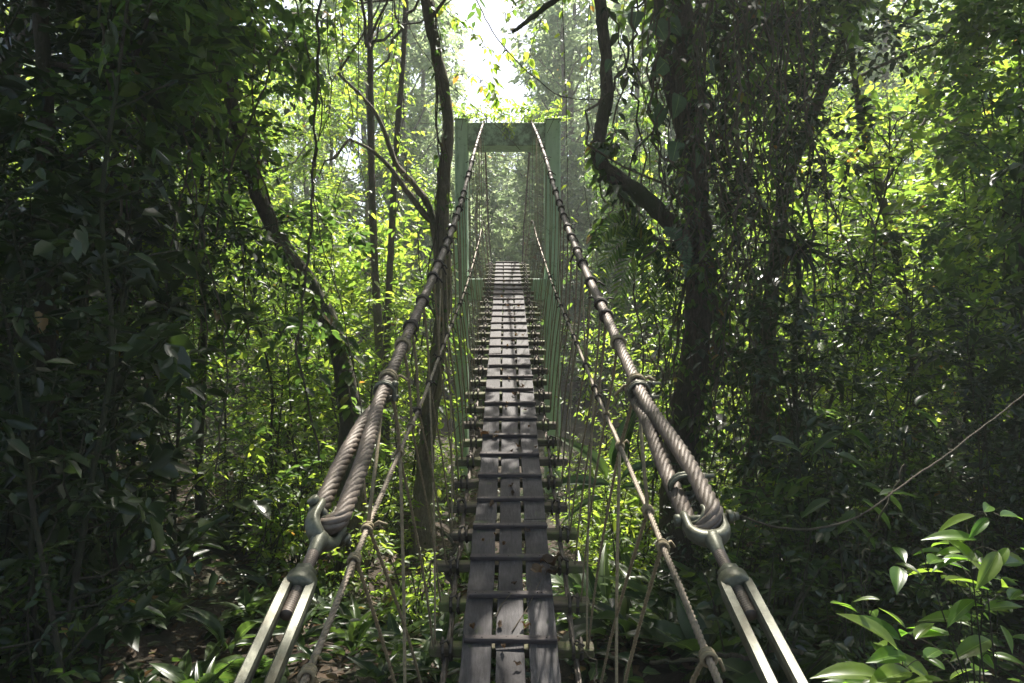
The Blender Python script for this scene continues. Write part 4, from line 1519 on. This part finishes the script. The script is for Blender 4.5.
for i in range(4):
    x0 = 440 + rng.normal() * 5
    vine([P(x0 - 8, 0, 9.85), P(x0, 110, 9.85), P(x0 + rng.normal() * 5, 220, 9.85), P(x0 - 4 + rng.normal() * 6, 340, 9.85), P(x0 - 14, 460, 9.85)], rng.choice([.007, .012]), "one of the thin vines climbing the forked tree's trunk", "vines on the forked tree's trunk", leafy=(0, 50, 0, 70)[i], leafL=.11, leafm=LEAF, wig=.08)
vine([P(345, 450, 8.8), P(346, 380, 8.8), P(332, 330, 8.75), P(308, 285, 8.7), P(284, 250, 8.6)], .012, "leafy creeper wrapped round the leaning dark trunk", None, leafy=140, leafL=.15, wig=.1, leafm=LEAF, name="creeper")

for lab, ctrl, n_, Y in (("leafy spray drooping from the left into the sky gap", [(436, -6), (462, 18), (484, 52), (492, 84)], 46, 10.2),
                         ("leafy spray drooping from the right into the sky gap", [(575, -20), (548, 18), (530, 52), (524, 88)], 50, 10.0),
                         ("thin leafy twig crossing the sky gap from the forked tree", [(442, 70), (462, 84), (486, 96), (508, 100)], 34, 11.0),
                         ("sparse leafy vine hanging at the top of the sky gap", [(520, -30), (512, 5), (505, 38), (508, 62)], 26, 10.6)):
    vine([P(x, y, Y) for x, y in ctrl], .007, lab, None, leafy=n_, leafL=.13, leafm=LEAF_BRIGHT, wig=.10)
rng = np.random.default_rng(77)

# ------------------------------------------------------------------ close plants and small things
def leaf_plant(name, label, base, tips, L, aspect, leafm, tm, stem_r=.006, group=None):
    """Stems from the base to each tip; one leaf per tip entry (tip, direction, normal, length)."""
    base = np.asarray(base, float)
    root = thing(name, label, "plant", base, 0, group)
    T_ = np.array([np.asarray(q[0], float) - base for q in tips])
    ns = max(1, min(3, len(T_) // 4))
    order = np.argsort(T_[:, 0])
    mains = []
    for g in np.array_split(order, ns):
        c = T_[g].mean(0)
        top_ = np.array([c[0], c[1] + .03, T_[g][:, 2].max() * .96])
        pth = spline([np.array([rng.normal() * .02, rng.normal() * .02, 0]), top_ * np.array([.35, .35, .5]) + rng.normal(size=3) * .02, top_], 16)
        st = MB()
        st.tube(pth, np.linspace(stem_r * 1.5, stem_r * .7, 16), 6)
        st.build("stem", STEM, root)
        mains.append((set(g.tolist()), pth))
    for i, (tip, d, n_, s) in enumerate(tips):
        tip = np.asarray(tip, float) - base
        pth = next(p for g, p in mains if i in g)
        k = int(np.argmin(np.linalg.norm(pth - (tip - np.array([0, 0, .09])), axis=1)))
        mb = MB()
        mb.leaves([tip], [d], [n_], L * s, L * s * aspect * rng.uniform(.85, 1.15), tm, [.9 * rng.random()])
        mb.tube(spline([pth[k], (pth[k] + tip) / 2 + np.array([0, 0, .02]), tip], 8), stem_r * .55, 5, 1)
        mb.build("leaf", [leafm, STEM], root)
    return root


# sunlit broad-leaved plants in the lower right corner: pixel of leaf base, pixel of leaf tip, depth
def pix_leaf(a, b, Y, dy=0.0, roll=0.0):
    A, B = P(*a, Y), P(*b, Y + dy)
    d = B - A
    side = np.cross(nrm(d), [0, 0, 1])
    return (A, d, UP + np.array([0, -.22, 0]) + side * roll + rng.normal(size=3) * .12, float(np.linalg.norm(d)))


corner = [
    ("broad-leaved plant with pale yellow top leaves in the lower right corner", PG(1010, 2.75, -.05), 2.7,
     [((975, 516), (925, 528), .1), ((988, 518), (968, 538), -.05), ((984, 512), (996, 498), .1), ((1000, 516), (1030, 512), .05), ((998, 552), (978, 590), -.1), ((1008, 548), (990, 574), -.05), ((1020, 548), (1050, 560), .0)]),
    ("broad-leaved plant with long bright green leaves beside the right turnbuckle rods", PG(895, 3.1, -.05), 3.0,
     [((880, 600), (848, 596), .05), ((900, 640), (850, 605), .1), ((898, 650), (842, 598), .0), ((905, 628), (880, 600), .1), ((915, 640), (935, 612), .1), ((905, 655), (868, 655), -.1), ((885, 678), (805, 662), .0), ((910, 672), (865, 676), -.15), ((925, 660), (945, 640), .1)]),
    ("broad-leaved plant with white glaring leaves at the right border", PG(985, 2.9, -.05), 2.85,
     [((970, 620), (915, 612), .0), ((975, 600), (940, 622), -.05), ((985, 610), (1030, 598), .0), ((990, 590), (965, 582), .05), ((990, 640), (950, 655), -.1), ((1000, 625), (1020, 655), -.1), ((1010, 600), (1022, 580), .1), ((990, 655), (1030, 660), -.1), ((1000, 565), (1030, 556), .05)]),
    ("low broad-leaved plant sprouting at the bottom border right of the rods", PG(940, 3.3, -.05), 3.3,
     [((940, 690), (900, 678), .0), ((950, 680), (975, 660), .0), ((960, 690), (1010, 676), .0), ((945, 670), (920, 650), .1), ((930, 680), (882, 640), .0), ((860, 690), (820, 672), .05)]),
]
for lab, base, Y, lv in corner:
    tips = []
    for a, b, dy in lv:
        A, d, n_, s = pix_leaf(a, b, Y + rng.normal() * .06, dy, rng.normal() * .25)
        tips.append((A, d, n_, s))
    for k in range(15):
        A0 = tips[int(rng.integers(len(tips)))][0]
        a2 = rng.random() * 6.28
        d2 = np.array([math.cos(a2), math.sin(a2) * .7, -.15 + .3 * rng.random()])
        tips.append((A0 + np.array([rng.normal() * .09, .05 + .2 * rng.random(), -.06 - .14 * rng.random()]), d2, UP + rng.normal(size=3) * .3, .13 + .09 * rng.random()))
    leaf_plant("broadleaf_plant", lab, base, tips, .88, .36, LEAF_NEAR, T_NEAR, .0032, "sunlit broad-leaved plants in the corner")
for lab, px0, Y, lv in (("plant with pale broad leaves catching light above the trailing cord", 850, 4.6, [((770, 440), (805, 446)), ((842, 432), (810, 448)), ((845, 430), (872, 440)), ((850, 424), (835, 408)), ((838, 455), (868, 462)), ((915, 410), (940, 420)), ((912, 408), (898, 420)), ((916, 405), (925, 390))]),
                        ("plant with wide notched leaves under the trailing cord", 860, 4.2, [((865, 485), (905, 500)), ((862, 500), (895, 520)), ((858, 510), (835, 530)), ((880, 495), (915, 488)), ((850, 520), (880, 540)), ((830, 500), (800, 512))])):
    tips = []
    for a, c in lv:
        A, d, n_, s = pix_leaf(a, c, Y + rng.normal() * .08, .05, rng.normal() * .3)
        tips.append((A, d, n_, s * 1.1))
    leaf_plant("broadleaf_plant", lab, PG(px0, Y, -.03), tips, 1.0, .42, LEAF_HERB, T_NEAR, .004)

# big climbing leaves on the right-hand tree
cl = [((679, 95), (677, 118), 1.0), ((659, 105), (660, 132), .9), ((655, 22), (668, 40), 1.0), ((637, 12), (632, 32), .9), ((677, 142), (672, 165), .9), ((698, 150), (700, 172), .8), ((665, 62), (650, 80), .9), ((703, 100), (712, 122), .7),
      ((690, 178), (684, 198), .8), ((668, 20), (684, 36), .9), ((650, 48), (640, 58), .8), ((712, 60), (720, 82), .7), ((606, 150), (592, 168), .8), ((612, 60), (600, 78), .6)]
base = P(688, 240, 7.6)
root = thing("climbing_plant", "climber with large grey-green heart leaves on the upper trunk of the big tree", "climber", base)
st = MB()
st.tube(spline([np.zeros(3), P(695, 170, 7.68) - base, P(684, 90, 7.68) - base, P(672, 20, 7.7) - base, P(668, -30, 7.7) - base], 40), .014, 6)
st.build("stem", VINE, root)
for a, b, s in cl:
    A, B = P(*a, 7.45), P(*b, 7.4)
    mb = MB()
    L = float(np.linalg.norm(B - A)) * 1.0 * s
    mb.leaves([A - base], [B - A], [np.array([rng.normal() * .7, -1, .8 + rng.normal() * .4])], L, L * .8, T_HEART, [rng.random()])
    mb.tube(spline([P(a[0] + 6, a[1] + 14, 7.66) - base, (P(a[0] + 2, a[1] - 2, 7.5) - base), A - base], 8), .005, 4)
    mb.build("leaf", LEAF_GREY, root)
# pinnate pale leaf and large strap leaves hanging by the trunk
root = thing("hanging_fern", "pale notched fern leaf hanging in front of the big tree's trunk", "fern", P(676, 238, 7.0))
base = P(676, 238, 7.0)
mb = MB()
rp = spline([P(664, 230, 7.0) - base, P(680, 237, 7.0) - base, P(686, 252, 6.95) - base, P(687, 276, 6.9) - base], 24)
mb.tube(rp, .004, 4)
tg = nrm(np.gradient(rp, axis=0))
sd = nrm(np.cross(tg, [0, 1, 0]))
for sg in (-1, 1):
    ll = .075 * np.sin(np.pi * np.linspace(.15, .97, 24)) + .015
    mb.leaves(rp, sd * sg + tg * .3, np.tile([0, -1, .4], (24, 1)), ll, np.full(24, .034), T_SIMPLE, rng.random(24))
mb.build("frond", LEAF_GREY, root)
def frond(root, base, pts, n, pin_L, mat, wd=.034):
    mb = MB()
    rp = spline([np.asarray(p) - base for p in pts], n)
    mb.tube(rp, np.linspace(.006, .002, n), 4)
    tg = nrm(np.gradient(rp, axis=0))
    sd = nrm(np.cross(tg, [0, 1, .3]))
    for sg in (-1, 1):
        ll = pin_L * np.sin(np.pi * np.linspace(.2, .97, n)) + .02
        mb.leaves(rp, sd * sg + tg * .5 + np.array([0, 0, -.35]) + rng.normal(size=(n, 3)) * .1, np.tile([0, -1, .7], (n, 1)) + rng.normal(size=(n, 3)) * .3, ll, np.full(n, wd), T_SIMPLE2, rng.random(n))
    mb.build("frond", mat, root)


base = P(652, 245, 7.5)
root = thing("hanging_fern", "fern with thin arching fronds growing left of the big tree's trunk", "fern", base)
for pts in ([(650, 245), (630, 238), (610, 255), (598, 292)], [(652, 246), (636, 250), (622, 280), (618, 325)], [(655, 248), (652, 262), (648, 295), (650, 330)], [(648, 243), (632, 226), (612, 226), (594, 246)], [(656, 246), (664, 256), (668, 285), (664, 315)]):
    frond(root, base, [P(*q, 7.5 - .12 * k) for k, q in enumerate(pts)], 26, .16, LEAF, .026)
b = PG(622, 7.4)
tips = []
for a, c in (((606, 478), (588, 440)), ((614, 470), (628, 428)), ((600, 488), (566, 470)), ((610, 486), (584, 478)), ((618, 472), (612, 420)), ((622, 480), (652, 452)), ((604, 500), (572, 500)), ((620, 490), (640, 480))):
    tips.append((P(*a, 7.4), P(*c, 7.25) - P(*a, 7.4), np.array([rng.normal() * .5, -.6, .9]), float(np.linalg.norm(P(*c, 7.25) - P(*a, 7.4))) * 1.15))
leaf_plant("broadleaf_plant", "clump of long upright leaves right of the planks before the big tree", b, tips, 1.0, .24, LEAF_HERB, T_STRAP, .007)

# spiky rosette in the vine curtain
c0 = P(798, 255, 7.4)
root = thing("spiky_plant", "rosette of narrow drooping spiky leaves perched in the vine curtain", "plant", c0)
mb = MB()
k = 46
az = rng.random(k) * 6.28
el = R(-25) + rng.random(k) * R(95)
d = np.stack([np.cos(az) * np.cos(el), np.sin(az) * np.cos(el), np.sin(el)], 1)
mb.leaves(d * .03, d, UP + rng.normal(size=(k, 3)) * .2, (.22 + .2 * rng.random(k)), .028, T_STRAP, rng.random(k))
mb.build("foliage", LEAF_DARK, root)
mb = MB()
mb.tube([np.array([0, 0, .02]), np.array([.02, .02, -.4]), np.array([-.03, .05, -1.2]), np.array([.05, .1, -2.6])], [.03, .025, .025, .03], 7)
mb.build("stem", STEM, root)

# fallen log and dead wood
mb = MB()
lp = spline([P(128, 600, 4.6), P(105, 625, 4.45), P(84, 655, 4.3), P(66, 690, 4.15)], 24)
for i in range(len(lp)):
    lp[i, 2] = gz(lp[i, 0], lp[i, 1]) + .06 + .10 * (1 - i / 24)
mb.tube(lp, np.linspace(.05, .075, 24), 10, rough=.08)
tag(mb.build("fallen_log", BARK_PALE), "pale fallen log lying on the dark floor at lower left", "log")
for pts, r, lab in (([P(455, 600, 4.6), P(447, 575, 4.8), P(452, 550, 5.0), P(440, 530, 5.2)], .016, "crooked dead branch caught against the left plank edge"),
                    ([P(420, 600, 4.9), P(435, 560, 5.1), P(458, 545, 5.3)], .009, "thin grey dead branch below the left plank edge"),
                    ([P(572, 640, 3.9), P(590, 655, 3.8), P(602, 690, 3.7)], .006, "bent dead root hanging at the right plank edge"),
                    ([P(800, 650, 4.3), P(740, 645, 4.6), P(650, 662, 4.6)], .018, "long dead pole lying on the floor beyond the right rods"),
                    ([P(905, 465, 3.6), P(893, 500, 3.6), P(872, 545, 3.7), P(866, 590, 3.7)], .006, "pale kinked dead twig standing below the trailing cord")):
    vine(pts, r, lab, None, 0, "dead_branch", mat=VINE, wig=.03)
    bpy.context.scene.collection.objects[-1]["category"] = "branch"

# twigs and dry leaves lying on the planks
for pts, lab in (([(.0, 3.98), (.10, 4.2), (.19, 4.42)], "thin straight twig lying across the middle plank"), ([(-.10, 4.10), (-.06, 4.22), (.0, 4.28)], "short curved twig on the sunlit planks")):
    mb = MB()
    p3 = spline([np.array([x, y, float(deck_z(y)) + .012 + .03 * (i == 2)]) for i, (x, y) in enumerate(pts)], 14)
    mb.tube(p3, np.linspace(.004, .002, 14), 5)
    tag(mb.build("twig", VINE), lab, "twig")
spots = [(.2, 4.62, .17), (.14, 4.55, .13), (.23, 4.5, .11), (.06, 3.72, .05), (-.16, 5.35, .08), (.02, 5.52, .07), (-.07, 4.0, .06), (.12, 4.02, .07), (-.2, 6.62, .15), (-.17, 6.58, .12), (.1, 6.4, .06), (.0, 6.3, .05), (-.05, 7.3, .06), (.17, 7.9, .06), (-.1, 8.4, .05), (.03, 9.6, .07), (0.15, 5.0, .06), (-.2, 4.9, .05), (.08, 10.8, .06), (-.1, 12.2, .08), (.1, 13.1, .06), (.02, 11.6, .09)]
spots += [(rng.uniform(-.24, .24), 3.0 + 11 * rng.random() ** 1.2, rng.uniform(.03, .075)) for _ in range(34)]
for x, y, L in spots:
    mb = MB()
    az = rng.random() * 6.28
    mb.leaves([[0, 0, 0]], [[math.cos(az), math.sin(az), .05]], [UP + rng.normal(size=3) * .3], L, L * .5, T_CURLED, [rng.random()])
    o = mb.build("dry_leaf", LEAF_DEAD, None, (x + float(axis_x(y)), y, float(deck_z(y)) + .014))
    big = L > .1
    tag(o, "curled brown dead leaf in the clump on the right plank" if big and y < 5 else "large brown dead leaf hanging over the left plank edge" if big else "small dry leaf lying on the planks", "dry leaf", "dry leaves on the planks")

# creeper on the portal's top beam
root = thing("creeper", "bright yellow-green creeper trailing over the portal's top beam", "creeper", (-.1, 14.6, 7.28))
base = np.array([-.1, 14.6, 7.28])
st, lf = MB(), MB()
O, D, LL = [], [], []
for x in np.linspace(-1.2, 1.1, 15):
    st.tube(spline([np.array([x, .3, -.02]), np.array([x + .1, .0, .08]), np.array([x + rng.normal() * .1, -.08, -.1 - .3 * rng.random() ** 2])], 10), .006, 4)
    for k in range(5):
        O.append([x + rng.normal() * .12, rng.uniform(-.05, .35), rng.uniform(.02, .3)])
        D.append([rng.normal(), rng.normal() * .5, .5 * rng.random()])
        LL.append(.35)
for x in (-.05, .08, .12):
    O.append([x, -.1, -.12]); D.append([.05, 0, -1]); LL.append(.25)
sprays(lf, O, D, LL, 7, .12, .5, .3)
st.build("stem", VINE, root)
lf.build("foliage", LEAF_BRIGHT, root)

for o in list(scene.objects):
    if "used" in o:
        del o["used"]

# ------------------------------------------------------------------ humid air
m = bpy.data.materials.new("humid_air")
m.use_nodes = True
m.node_tree.nodes.remove(m.node_tree.nodes["Principled BSDF"])
pv = m.node_tree.nodes.new("ShaderNodeVolumePrincipled")
pv.inputs["Color"].default_value = (0.93, 0.97, 0.95, 1)
pv.inputs["Density"].default_value = HAZE
pv.inputs["Anisotropy"].default_value = 0.25
m.node_tree.links.new(pv.outputs[0], m.node_tree.nodes["Material Output"].inputs["Volume"])
mb = MB()
mb.box((0, 55, 17), (290, 240, 50))
tag(mb.build("haze", m), "pale humid haze in the forest air", "haze", kind="stuff")
